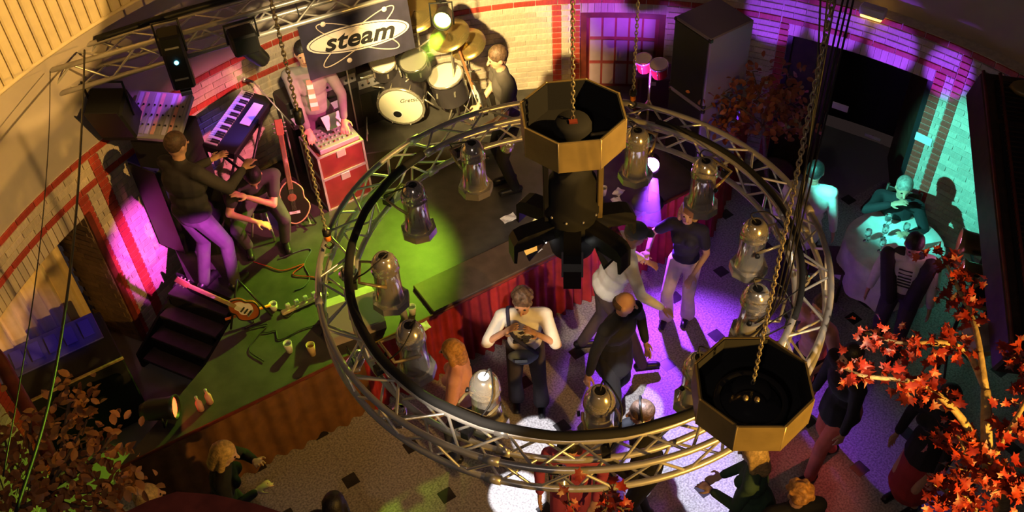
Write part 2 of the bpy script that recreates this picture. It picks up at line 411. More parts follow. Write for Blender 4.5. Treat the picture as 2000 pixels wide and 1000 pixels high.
# doors ---------------------------------------------------------------------
def arcbox(mb, a0, a1, r0, r1, z0, z1, m=0, n=4):
    for i in range(n):
        x0 = a0 + (a1 - a0) * i / n; x1 = a0 + (a1 - a0) * (i + 1) / n
        P = [wp(x, r, z) for z in (z0, z1) for (x, r) in ((x0, r0), (x1, r0), (x1, r1), (x0, r1))]
        mb.add(P, [(0, 1, 5, 4), (0, 3, 2, 1), (4, 5, 6, 7), (2, 3, 7, 6), (1, 2, 6, 5), (3, 0, 4, 7)], m)
    return mb
def door(n, label): 
    o = thing('door_%d' % n, label, None); o['kind'] = 'structure'; return o
d1 = door(1, 'left doorway with brown brick jamb and cream curtain')
mb = MB(); arcbox(mb, 153.3, 153.7, RW - .0, RW + .52, 0, 1.8, 0, 1)
for r in range(24):
    for q in range(2):
        mb.box(wp(153.75, RW + .12 + q * .24 + (.06 if r % 2 else 0), .05 + r * .0725), (.01, .23, .064), R=rotm(0, 0, math.radians(153.7 - 90)), m=0)
mb.build('jamb', 'brick_brown', d1)
mb = MB(); arcbox(mb, 153.9, 172.3, RW + 1.0, RW + 1.05, 0, 2.2, 0, 8); mb.build('back_panel', 'wood_dark', d1)
mb = MB(); arcbox(mb, 153.6, 172.3, RW, RW + 1.0, 1.80, 1.86, 0, 8); mb.build('lintel', 'wood_red', d1)
mb = MB(); arcbox(mb, 152.9, 153.6, RW - .03, RW + .02, 0, 1.83, 0, 1); mb.build('frame', 'wood_red', d1)
cu = MB(); NC = 72; vs = []; fs = []
for i in range(NC + 1):
    a = 154.6 + 15 * i / NC; dr = .045 * math.sin(i * .75) + .018 * math.sin(i * 1.9)
    vs += [wp(a, RW + .45 + dr, .10), wp(a, RW + .45 + dr * .8, 1.79)]
for i in range(NC): fs.append((2 * i, 2 * i + 2, 2 * i + 3, 2 * i + 1))
cu.add(vs, fs, 0, True)
vs2 = [v + (C0 + Vector((0, 0, v.z)) - v).normalized() * -.012 for v in map(Vector, vs)]; cu.add(vs2, [tuple(reversed(f)) for f in fs], 0, True)
cu.build('curtain', 'curtain_cream', d1)
d2 = door(2, 'pink paned double door beside the loudspeakers')
mm('door_pink', (.36, .06, .07), .5, var=.15); mm('pane_frost', (.50, .36, .46), .35, var=.08, scale=5)
mb = MB(); arcbox(mb, 75.9, 86.6, RW + .10, RW + .16, 0, 1.88, 0, 8); mb.build('leaf', 'door_pink', d2)
for c in range(5):
    for r in range(4):
        a0 = 77.2 + c * 1.68; z0 = .52 + r * .33
        mb = MB(); arcbox(mb, a0, a0 + 1.42, RW + .086, RW + .1, z0, z0 + .28, 0, 1); mb.build('pane', 'pane_frost', d2)
mb = MB(); arcbox(mb, 75.9, 86.6, RW + .02, RW + .16, 1.80, 1.88, 0, 8); arcbox(mb, 85.8, 86.6, RW + .02, RW + .16, 0, 1.88, 0, 1); arcbox(mb, 75.9, 76.7, RW + .02, RW + .16, 0, 1.88, 0, 1)
mb.build('frame', 'wood_red', d2)
d3 = door(3, 'wide dark doorway with open door leaves at the right')
mb = MB(); arcbox(mb, 42.5, 61.5, RW + 1.3, RW + 1.36, 0, 2.0, 0, 8); mb.build('back_panel', 'door_black', d3)
mb = MB(); arcbox(mb, 43.1, 60.8, RW + .3, RW + 1.36, 1.90, 1.95, 0, 8); mb.build('soffit', 'door_black', d3)
mb = MB(); arcbox(mb, 55.2, 56.0, RW + .06, RW + .16, 0, 1.86, 0, 1); mb.build('post', 'wood_dark', d3)
for a, tilt in ((55.0, 14), (44.2, -58)):
    lf = MB().box((.40, 0, .92), (.80, .045, 1.82), m=0)
    for zz in (.45, 1.30): lf.box((.40, -.026, zz), (.56, .014, .62), m=0)
    lo = lf.build('door_leaf', 'wood_dark', d3); lo.location = wp(a, RW + .20, 0); lo.rotation_euler = (0, 0, math.radians(a - 90 - 180 + tilt if tilt > 0 else a + 90 + tilt))
    MB().tube([(.72, -.05, .95), (.72, -.09, .95), (.62, -.09, .95)], .012, 6).build('handle', 'alu', lo)
mb = MB(); arcbox(mb, 60.2, 60.8, RW - .005, RW + .3, 0, 1.86, 0, 1); arcbox(mb, 43.1, 43.7, RW - .005, RW + .3, 0, 1.86, 0, 1); mb.build('frame', 'door_black', d3)
# emergency light on the plaster, sign plates --------------------------------
a, z = hitwall(1708, 22)
el = thing('emergency_light', 'small white emergency light box mounted above the right brick wall', 'wall lamp', wp(a, RW - .05, z), math.radians(a - 90))
MB().box((0, 0, .03), (.26, .10, .10), bev=.012).build('housing', 'sign_white', el)
MB().box((0, 0, -.035), (.22, .08, .03), bev=.008).build('diffuser', 'lamp_amber', el)
def sign(px, py, depth, wd, ht, label, ang=None, text=None):
    a, z = hitwall(px, py, RW + depth); o = thing('sign_plate', label, 'sign', wp(a, RW + depth, z), math.radians((a if ang is None else ang) - 90))
    MB().box((0, 0, 0), (wd, .012, ht), bev=.004).build('plate', 'sign_white', o)
    if False:
        cu_ = bpy.data.curves.new('t', 'FONT'); cu_.body = text; cu_.size = ht * .55; cu_.align_x = 'CENTER'; cu_.align_y = 'CENTER'; cu_.extrude = .0015; cu_.shear = .3
        to = bpy.data.objects.new('lettering', cu_); COL.objects.link(to); to.data.materials.append(M['black']); to.parent = o; to.location = (0, -.0075, 0); to.rotation_euler = (PI / 2, 0, 0)
    return o
sign(1641, 209, .02, .18, .085, 'pinkish notice plate inside the dark doorway beside the tree')
sign(1804, 272, -.02, .19, .10, 'white notice plate fixed across the red brick strips by the doorway', text='Toiletten')
sign(1704, 268, .35, .19, .04, 'narrow dull plate deep inside the dark doorway')
# ---------------------------------------------------------------- stage
SZ = .90
def front(x): return Vector((x, 6.87 + .57 * x, 0))
FU = Vector((1, .57, 0)).normalized(); FN = Vector((.57, -1, 0)).normalized()         # along the front, out of the front
SL = [at(472, 592, SZ), at(402, 712, SZ)]
poly = [tuple(front(-3.42).xy), tuple(front(2.20).xy)] + [tuple(wp(a, RW - .03, 0).xy) for a in range(64, 147, 3)] + [tuple(at(366, 545, SZ).xy), tuple(SL[0].xy), tuple(SL[1].xy)]
stage = thing('stage', 'raised black stage along the back wall with a red pleated skirt', 'stage')
MB().prism(poly, SZ - .06, SZ).build('deck', 'stage_black', stage)
def skirt(p0, p1, amp=.022, per=.11):
    L = (p1 - p0).length; n = int(L / per * 6); d = (p1 - p0) / n; nn = Vector((d.y, -d.x, 0)).normalized(); s = MB(); vs = []; fs = []
    for i in range(n + 1):
        w_ = amp * math.sin(i * 2 * PI / 6) + .012 * math.sin(i * .37)
        b = p0 + d * i; vs += [b + nn * (w_ * 1.5 + .03) + Vector((0, 0, .01)), b + nn * (w_ * .5 + .012) + Vector((0, 0, SZ - .01))]
    for i in range(n): fs.append((2 * i, 2 * i + 2, 2 * i + 3, 2 * i + 1))
    s.add(vs, fs, 0, True); b2 = [Vector(v) - nn * .012 for v in vs]; s.add(b2, [tuple(reversed(f)) for f in fs], 0, True); return s
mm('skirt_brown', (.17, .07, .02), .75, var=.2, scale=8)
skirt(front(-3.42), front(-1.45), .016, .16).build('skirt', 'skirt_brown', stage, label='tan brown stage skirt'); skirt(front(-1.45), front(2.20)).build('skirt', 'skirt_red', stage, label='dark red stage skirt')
skirt(front(2.20), wp(64, RW - .1, 0)).build('side_skirt', 'skirt_red', stage)
MB().tube([front(-3.42) + Vector((0, 0, SZ)) + FN * .02, front(2.2) + Vector((0, 0, SZ)) + FN * .02], .018, 6).build('edge_trim', 'wood_red', stage)
for q0, q1 in ((SL[0], SL[1]), (SL[1], front(-3.42)), (at(366, 545, SZ), SL[0])):
    c = (q0 + q1) / 2; MB().box((c.x, c.y, SZ / 2 - .03), ((q1 - q0).xy.length, .03, SZ - .06), R=rotm(0, 0, math.atan2((q1 - q0).y, (q1 - q0).x))).build('side_panel', 'black_matte', stage)
# dark board along the front edge
bp0, bp1 = at(835, 583, SZ), at(1062, 478, SZ); bc = (bp0 + bp1) / 2
bo = thing('stage_board', 'long dark wooden board lying along the stage front edge', 'board', (bc.x, bc.y, SZ + .001), math.atan2(FU.y, FU.x))
mm('board_brown', (.085, .055, .040), .55, var=.2)
MB().box((0, 0, .02), ((bp1 - bp0).length + .1, .42, .04), bev=.008).build('top', 'board_brown', bo)
# stairs at the left end of the stage
stp = thing('stage_steps', 'dark wooden steps leading up to the left end of the stage', 'stairs', (0, 0, 0))
e0, e1 = at(352, 552, .72), at(466, 594, .72); e0.z = e1.z = 0
_b = (at(300, 690, .18) + at(397, 715, .18)) / 2; dn = _b - (e0 + e1) / 2; dn.z = 0; TD = dn.length / 3.2; dn.normalize()
for i in range(4):
    zt = SZ - .18 * (i + 1); c = (e0 + e1) / 2 + dn * TD * (.5 + i); ang = math.atan2((e1 - e0).y, (e1 - e0).x)
    MB().box((c.x, c.y, zt - .02), ((e1 - e0).length - .02 * i, TD + .01, .04), R=rotm(0, 0, ang), bev=.006).build('tread', 'step_black', stp)
    c2 = c + dn * -TD / 2; MB().box((c2.x, c2.y, zt + .07), ((e1 - e0).length - .05 * i, .02, .14), R=rotm(0, 0, ang)).build('riser', 'black_matte', stp)
for sgn in (0, 1):
    p = (e0 if sgn == 0 else e1); a_ = p + dn * .02; b_ = p + dn * TD * 4
    MB().add([a_ + Vector((0, 0, 0)), b_, b_ + Vector((0, 0, .2)), a_ + Vector((0, 0, .74))] + [q + (e0 - e1).normalized() * (.03 if sgn == 0 else -.03) for q in (a_, b_, b_ + Vector((0, 0, .2)), a_ + Vector((0, 0, .74)))],
             [(0, 1, 2, 3), (7, 6, 5, 4), (0, 4, 5, 1), (1, 5, 6, 2), (2, 6, 7, 3), (3, 7, 4, 0)]).build('stringer', 'black_matte', stp)
# ---------------------------------------------------------------- ring truss with its lanterns
mm('lamp_magenta', (1, .4, 1), .3, emit=(1, .15, .9), estr=4); mm('lamp_teal', (.4, 1, .9), .3, emit=(.1, .9, .75), estr=4)
RC = Vector((.40, 4.85, 0)); RO, RI, ZT, ZL = 1.710, 1.515, 3.23, 3.035
def rp(deg, r, z): a = math.radians(deg); return Vector((RC.x + r * math.cos(a), RC.y + r * math.sin(a), z))
ring = thing('ring_truss', 'round aluminium lighting truss hanging over the dance floor', 'truss', (RC.x, RC.y, ZL))
def rl(deg, r, z): return rp(deg, r, z) - Vector((RC.x, RC.y, ZL))
for r, z in ((RO, ZT), (RI, ZT), (RO, ZL), (RI, ZL)):
    MB().tube([rl(i * 3, r, z) for i in range(120)], .0215, 8, closed=True).build('chord', 'alu', ring)
NB = 24; st = 360 / NB
for i in range(NB):
    a0 = i * st + 4; a1 = a0 + st; am = (a0 + a1) / 2
    for (r0, z0, r1, z1) in ((RO, ZT, RI, ZT), (RI, ZL, RO, ZL), (RO, ZL, RO, ZT), (RI, ZT, RI, ZL)):
        MB().tube([rl(a0, r0, z0), rl(am, r1, z1)], .0095, 6, caps=False).build('brace', 'alu_bright', ring)
        MB().tube([rl(am, r1, z1), rl(a1 - .8, r0, z0)], .0095, 6, caps=False).build('brace', 'alu_bright', ring)
for a in (10, 70, 130, 190, 250, 310):
    for r, z in ((RO, ZT), (RI, ZT), (RO, ZL), (RI, ZL)):
        MB().tube([rl(a - 1.6, r, z), rl(a + 1.6, r, z)], .030, 8).build('coupler', 'alu', ring)
# black cable bundle taped to the inner upper chord
cb = MB(); pts = [rp(a, RI - .012, ZT + .035 + .006 * math.sin(a * .4)) for a in range(-75 - 180 + 28, -38, 4)]
cb.tube(pts, .030, 8); cb.build('cable_bundle', 'black_matte', None, 'thick black cable bundle taped along the inner rail of the ring truss', 'cable')
cb = MB(); cb.tube([rp(a, RI + .01, ZT + .032) for a in range(-28, 62, 4)], .020, 8)
cb.build('cable_bundle', 'black_matte', None, 'thinner black cable run along the right inner rail of the ring truss', 'cable')
def par_can(label, deg, lit=None, r=1.26, ztop=3.36, s=1.10, tilt=0.0, group='chrome lanterns around the ring truss'):
    p = rp(deg, r, 0); o = thing('par_lantern', label, 'stage light', (p.x, p.y, ztop - .43 * s), math.radians(deg), group)   # local +x points outwards
    T = Matrix.Rotation(tilt, 4, 'Y') @ Matrix.Scale(s, 4)
    b = MB(); b.lathe([(.030, .425), (.042, .428), (.052, .420), (.070, .395), (.082, .365), (.087, .335), (.082, .318), (.090, .308), (.082, .298), (.082, .16), (.086, .09), (.098, .055), (.098, .05), (.090, .05), (.080, .10), (.075, .16)], 20, T)
    b.disc((0, 0, .424), .030, 12, T, 1); b.build('can', ['chrome', 'lamp_white' if lit == 'hot' else 'black'], o)
    b = MB(); b.lathe([(.098, .058), (.122, .052), (.124, .0), (.112, .0), (.100, .045)], 8, T, sm=False, a0=PI / 8); b.build('filter_frame', 'chrome', o)
    b = MB(); b.disc((0, 0, .10), .078, 16, T, flip=True); b.build('lamp_lens', 'lamp_white' if lit else 'black_gloss', o)
    y = MB(); pts = [(0, sy * .092, .24) for sy in (-1,)] + [(.06, -.10, .27), (.16, -.09, .30), (.16, .09, .30), (.06, .10, .27), (0, .092, .24)]
    y.tube([T @ Vector(q) for q in pts], .010 * s, 6); y.build('yoke', 'brass_edge', o)
    c = MB(); c.tube([T @ Vector((.16, 0, .30)), Vector((.245 - (r - 1.26), 0, .20 * s))], .012 * s, 6); c.box((.245 - (r - 1.26), 0, .195 * s), (.07, .05, .06), m=0); c.build('clamp', 'black', o)
    n = MB(); n.lathe([(.001, .02), (.018, .018), (.018, 0), (.001, -.002)], 8, Matrix.Translation(T @ Vector((0, -.105, .24))) @ Matrix.Rotation(PI / 2, 4, 'X')); n.build('tilt_knob', 'black', o)
    q = MB(); q.tube(spline([T @ Vector((0, 0, .42)), T @ Vector((-.03, .03, .47)), T @ Vector((.10, .10, .40)), T @ Vector((.20, .06, .30)), Vector((.26, .02, .23))], 5), .005 * s, 5); q.build('cord', 'cable', o)
    return o
PARS = [(121, None, 'chrome lantern on the ring above the empty stage centre'), (62, None, 'chrome lantern beside the violet beam, at the back of the ring'),
        (35, None, 'chrome lantern over the blonde dancing woman'), (3, None, 'chrome lantern at the right inner rail of the ring'), (-25, None, 'chrome lantern just behind the open octagonal hoist box'),
        (-57, None, 'chrome lantern tucked under the octagonal hoist box'), (-87, None, 'chrome lantern with looping black cord at the front of the ring'), (-119, 'hot', 'chrome lantern with glowing white cap, below the photographer'),
        (-148, None, 'chrome lantern over the red skirt, left front of the ring'), (-178, None, 'chrome lantern at the left inner rail over the stage edge'), (149, None, 'chrome lantern over the green stage, left back of the ring')]
for deg, lit, lab in PARS: par_can(lab, deg, lit)
# small pin spots hung outside the inner row; the magenta one is added
for deg, lab in ((172, 'small added chrome spot with magenta lens on the left of the ring'), (-158, 'small chrome spot hanging outside the ring over the stage monitor'), (-138, 'small chrome spot inside the truss at the lower left'), (-97, 'small dark chrome spot on the front rail of the ring'),
                 (-3, 'small chrome spot on the right outer rail of the ring'), (46, 'small chrome spot under the truss near the violet beam'), (104, 'small chrome spot under the back truss by the drum kit')):
    p = rp(deg, 1.61, 0); o = thing('pin_spot', lab, 'stage light', (p.x, p.y, 2.90), math.radians(deg), 'small spots on the ring truss')
    T = Matrix.Rotation(-.6, 4, 'Y')
    MB().lathe([(.015, .13), (.035, .125), (.05, .09), (.055, .02), (.06, 0), (.052, 0), (.045, .06)], 14, T).build('can', 'chrome', o)
    MB().disc((0, 0, .03), .048, 14, T, flip=True).build('lens', {104: 'lamp_pink', 172: 'lamp_magenta', 46: 'lamp_teal'}.get(deg, 'black_gloss'), o)
    MB().tube([(0, -.06, .06), (0, -.065, .13), (0, .065, .13), (0, .06, .06)], .006, 5).build('yoke', 'black', o)
# hoist points: chains, hooks
def chain(label, x, y, z0, z1, off=None):
    o = thing('hoist_chain', label, 'chain', (x, y, z0)); mb = MB(); n = int((z1 - z0) / .030)
    for i in range(n):
        z = .030 * i; R = rotm(0, 0, PI / 2 * (i % 2))
        mb.tube([R @ Vector((.011 * math.cos(t), 0, .022 * math.sin(t))) + Vector((0, 0, z)) for t in [2 * PI * k / 8 for k in range(8)]], .0042, 4, closed=True)
    lk = mb.build('links', 'chain', o); lk['kind'] = 'stuff'
    return o
def hook(o, stop=None):
    MB().tube([(0, 0, .0), (0, 0, .05)], .022, 8).build('hook_block', 'orange', o)
    MB().lathe([(.001, .10), (.028, .09), (.030, .05), (.001, .048)], 10).build('chain_stop', 'black', o)
    MB().tube(spline([(0, 0, 0), (.03, 0, -.04), (.0, 0, -.08), (-.03, 0, -.05)], 5), .009, 6).build('hook', 'black', o)
pl = at(641, 468, ZT + .14); c_ = chain('long steel chain rising from the left side of the ring truss', pl.x, pl.y, ZT + .14, 6.9); hook(c_)
MB().lathe([(.001, .05), (.030, .045), (.030, -.045), (.001, -.05)], 10, Matrix.Translation((0, 0, 1.05))).build('limit_stop', 'black', c_)
pb = at(1236, 195, ZT + .14); c_ = chain('thin chain rising from the back of the ring truss by the congas', pb.x, pb.y, ZT + .14, 6.9); hook(c_)
# cable loop on the right: power cables dropping to the ring
pr0 = rp(5, RI, ZT + .03)
for i, (dx, mcol) in enumerate(((0, 'cable'), (.035, 'cable'), (-.03, 'cable'))):
    pts = spline([at(1605 + 18 * i, -60, 5.0 + .12 * i), at(1596 + 6 * i, 130, 4.55), at(1578, 300, 4.1), at(1556 + 3 * i, 430, 3.7), rp(-6 + 4 * i, RI + .05, ZT + .03)], 8)
    MB().tube(pts, .006, 6).build('power_cable', mcol, None, ['black power cable hanging to the right rail of the ring, leftmost strand', 'black power cable hanging to the right rail of the ring, middle strand', 'black power cable hanging to the right rail of the ring, right strand'][i], 'cable')
# octagonal hoist boxes, open on top, brass-coloured outside and black inside
def octobox(label, c, rad, hgt, rz, motor):
    o = thing('hoist_box', label, 'hoist box', c, rz, 'octagonal hoist boxes')
    ap = rad * math.cos(PI / 8); side = 2 * rad * math.sin(PI / 8)
    pm = MB().box((0, 0, hgt / 2), (side, .012, hgt)).mesh('panel', 'brass_panel'); lm = MB().box((0, 0, hgt / 2), (side - .012, .006, hgt - .004)).mesh('lining', 'black_matte')
    em = MB().tube([(0, 0, -.002), (0, 0, hgt + .002)], .007, 6).mesh('edge_strip', 'brass_edge')
    for k in range(8):
        a = PI / 4 * k; inst('panel', pm, o, mw=Matrix.Rotation(a, 4, 'Z') @ Matrix.Translation((0, ap, 0))); inst('lining', lm, o, mw=Matrix.Rotation(a, 4, 'Z') @ Matrix.Translation((0, ap - .011, 0)))
        e = a + PI / 8; inst('edge_strip', em, o, (rad * math.sin(e), rad * math.cos(e), 0))
    MB().prism([(rad * .985 * math.cos(PI / 8 + PI / 4 * k), rad * .985 * math.sin(PI / 8 + PI / 4 * k)) for k in range(8)], 0, .012).build('base', 'black_matte', o)
    mt = MB().lathe([(.001, .0), (.11, .0), (.115, .03), (.115, .10), (.10, .13), (.001, .13)], 18, Matrix.Translation((0, 0, .012))).build('hoist_motor', 'black_matte', o)
    if motor: MB().box((0, -.02, .146), (.05, .035, .012)).build('motor_label', 'wood_red', mt)
    else:
        MB().lathe([(.165, 0), (.19, .006), (.20, 0), (.20, -.12), (.165, -.12)], 24, Matrix.Translation((-.02, -.09, hgt - .05))).build('drum_rim', 'black', mt)
        MB().lathe([(.001, .03), (.05, .026), (.085, .0), (.12, -.02), (.165, -.02)], 24, Matrix.Translation((-.02, -.09, hgt - .07))).build('drum_face', 'black_gloss', mt)
        for dx in (-.03, .03): MB().ell((-.02 + dx, -.09 - .012 * (dx > 0), hgt - .035), (.016, .020, .016)).build('bolt', 'brass_edge', mt)
    return o
o1 = Vector((.405, 4.78, 4.28)); OB1 = octobox('octagonal brass-sided hoist box hanging above the mirror unit', o1, .318, .215, math.radians(3), True)
p2 = at(1472, 742, 3.76); OB2 = octobox('octagonal brass-sided hoist box at the lower right of the ring', (p2.x, p2.y, 3.54), .322, .215, math.radians(-4), False)
chain('heavy chain dropping into the octagonal box above the mirror unit', o1.x, o1.y, 4.44, 6.6)
chain('heavy chain dropping into the octagonal box at the lower right', p2.x + .012, p2.y + .03, 3.70, 6.8)
for i in range(3):
    pts = spline([Vector((p2.x + .06 + .02 * i, p2.y + .05, 6.6)), Vector((p2.x + .05 + .02 * i, p2.y + .05, 5.0)), Vector((p2.x + .07 + .03 * i, p2.y + .12 + .03 * i, 4.2)), Vector((p2.x + .05, p2.y + .18 + .05 * i, 3.9)), rp(-30 + 6 * i, RI, ZT + .03)], 8)
    MB().tube(pts, .0045, 5).build('control_cable', 'cable', None, ['tan control cable looping beside the lower right hoist chain, nearest strand', 'tan control cable beside the lower right hoist chain, middle strand', 'tan control cable beside the lower right hoist chain, farthest strand'][i], 'cable')
# suspension from the second box down to the truss
MB().tube([(0, 0, 0), (0, 0, -.30)], .014, 6).build('hanger', 'black', OB2)
# ---------------------------------------------------------------- six-armed mirror unit under the first box
mu = thing('mirror_effect_light', 'black six-armed mirror effect light hanging in the middle of the ring', 'stage light', (o1.x, o1.y, 3.34))
MB().lathe([(.001, .0), (.11, .0), (.145, .03), (.155, .08), (.155, .34), (.172, .37), (.172, .42), (.150, .45), (.150, .62), (.12, .66), (.12, .72), (.001, .72)], 20).build('body', 'black_matte', mu)
for s_ in (-1, 1): MB().box((s_ * .17, -.02, .62), (.035, .06, .62), bev=.006).build('bracket', 'black' if s_ < 0 else 'brass_panel', mu)
MB().box((0, .0, .80), (.34, .10, .02)).build('bracket_bar', 'black', mu)
for k in range(10):
    a = 2 * PI * k / 10; MB().ell((.172 * math.cos(a), .172 * math.sin(a), .395), (.010, .010, .010), n=6, k=4).build('screw', 'alu', mu)
for k, (deg, tl) in enumerate(((14, .5), (75, .5), (140, .4), (196, .5), (-95, .75), (-42, .75))):
    a = math.radians(deg); Rz = Matrix.Rotation(a, 4, 'Z')
    hw = .056; ol_ = [(.12, .31), (.34, .28), (.39, .26), (.42, .22), (.425, .07), (.405, .06), (.395, .16), (.30, .17), (.12, .20)]
    arm = MB(); arm.add([Rz @ Vector((x, sg_ * hw, z)) for sg_ in (-1, 1) for x, z in ol_], [tuple(range(9)), tuple(range(17, 8, -1))] + [(i, i + 9, (i + 1) % 9 + 9, (i + 1) % 9) for i in range(9)]); ao = arm.build('arm', 'black', mu)
    MB().box(Rz @ Vector((.27, 0, .13)), (.17, .14, .006), R=(Rz @ Matrix.Rotation(tl + .35, 4, 'Y')).to_3x3()).build('mirror', 'mirror', ao)
    MB().ell(Rz @ Vector((.20, .02, .16)), (.016, .016, .016), n=8, k=6).build('lens', 'lamp_white', ao)
mq = MB(); mq.tube(spline([(.10, -.05, 1.0), (.26, -.02, .98), (.30, 0, .86), (.24, .02, .76), (.13, 0, .70)], 6), .014, 6); mq.build('feed_cable', 'brass_panel', mu)
# ---------------------------------------------------------------- people
def cloth(k, col, rough=.85, **kw): return mm(k, col, rough, var=kw.pop('var', .10), scale=kw.pop('scale', 9), bump=.12, bscale=35, **kw)
mm('skin', (.62, .34, .22), .5, var=.05); mm('skin_pale', (.72, .46, .34), .5, var=.05)
mm('lips', (.35, .08, .07), .5); mm('eye', (.03, .02, .02), .2)
mm('hair_brown', (.09, .05, .03), .55, var=.4, scale=40, bump=.4, bscale=90); mm('hair_dark', (.015, .011, .010), .5, var=.4, scale=40, bump=.3, bscale=90)
mm('hair_blond', (.62, .42, .17), .5, var=.3, scale=40, bump=.4, bscale=90); mm('hair_grey', (.28, .24, .20), .55, var=.3, scale=40, bump=.4, bscale=90)
mm('hair_ginger', (.50, .24, .07), .5, var=.3, scale=40, bump=.4, bscale=90)
cloth('cloth_taupe', (.085, .07, .065)); cloth('cloth_black', (.012, .011, .013)); cloth('cloth_charcoal', (.035, .030, .034)); cloth('cloth_white', (.80, .77, .72)); cloth('cloth_navy', (.02, .02, .06))
cloth('cloth_grey', (.22, .20, .20)); cloth('jeans', (.06, .065, .10)); cloth('jeans_dark', (.055, .045, .055)); cloth('cloth_pink', (.80, .40, .38)); cloth('trousers_pale', (.72, .60, .58))
cloth('trousers_brown', (.07, .045, .045)); cloth('cloth_green', (.06, .12, .07)); cloth('cloth_magenta', (.42, .06, .12)); cloth('cloth_red', (.40, .03, .03)); cloth('trousers_salmon', (.72, .17, .13))
cloth('cloth_plum', (.10, .03, .09)); cloth('shoe_black', (.012, .011, .012), .4); cloth('denim_bag', (.16, .22, .36))
def ik(a, t, l1, l2, pole):
    a = Vector(a); t = Vector(t); d = t - a; L = min(max(d.length, abs(l1 - l2) + .02), (l1 + l2) * .998); u = d.normalized(); t = a + u * L
    x = (l1 * l1 - l2 * l2 + L * L) / (2 * L); hh = math.sqrt(max(l1 * l1 - x * x, 0)); p = Vector(pole); p = p - u * p.dot(u)
    p = p.normalized() if p.length > 1e-5 else u.orthogonal().normalized()
    return a + u * x + p * hh, t
def remesh(mb, name, mt, parent, vox, smooth=5, strength=.5):
    o = mb.build(name, mt, parent)
    r = o.modifiers.new('skin_over', 'REMESH'); r.mode = 'VOXEL'; r.voxel_size = vox; r.use_smooth_shade = True
    s = o.modifiers.new('soften', 'SMOOTH'); s.iterations = smooth; s.factor = strength
    return o
def hand(mb, wrist, d, n, side, sc, curl=.5, spread=.12):
    d = Vector(d).normalized(); n = Vector(n); n = (n - d * n.dot(d)).normalized(); lat = d.cross(n) * side
    Rm = Matrix((lat, d, n)).transposed()
    mb.ell(wrist + d * .05 * sc, (.040 * sc, .055 * sc, .020 * sc), Rm, 8, 6)
    for i, (off, ln) in enumerate(((-.033, .058), (-.011, .072), (.012, .076), (.034, .068))):
        b = wrist + d * .088 * sc + lat * off * sc; dd = (d + lat * (off * spread * 25)).normalized()
        m1 = b + dd * ln * .55 * sc; d2 = (dd * math.cos(curl) + n * math.sin(curl)); e = m1 + d2 * ln * .6 * sc
        mb.cap(b, m1, .0105 * sc, .010 * sc, 6); mb.cap(m1, e, .010 * sc, .008 * sc, 6)
    b = wrist + d * .03 * sc + lat * .036 * sc; m1 = b + (d * .6 + lat * .8).normalized() * .038 * sc; e = m1 + (d + lat * .25 + n * .3).normalized() * .032 * sc
    mb.cap(b, m1, .014 * sc, .012 * sc, 6); mb.cap(m1, e, .012 * sc, .009 * sc, 6)
PEOPLE = {}
class Anchor:
    def __init__(s, px, py, z): s.px = px; s.py = py; s.z = z
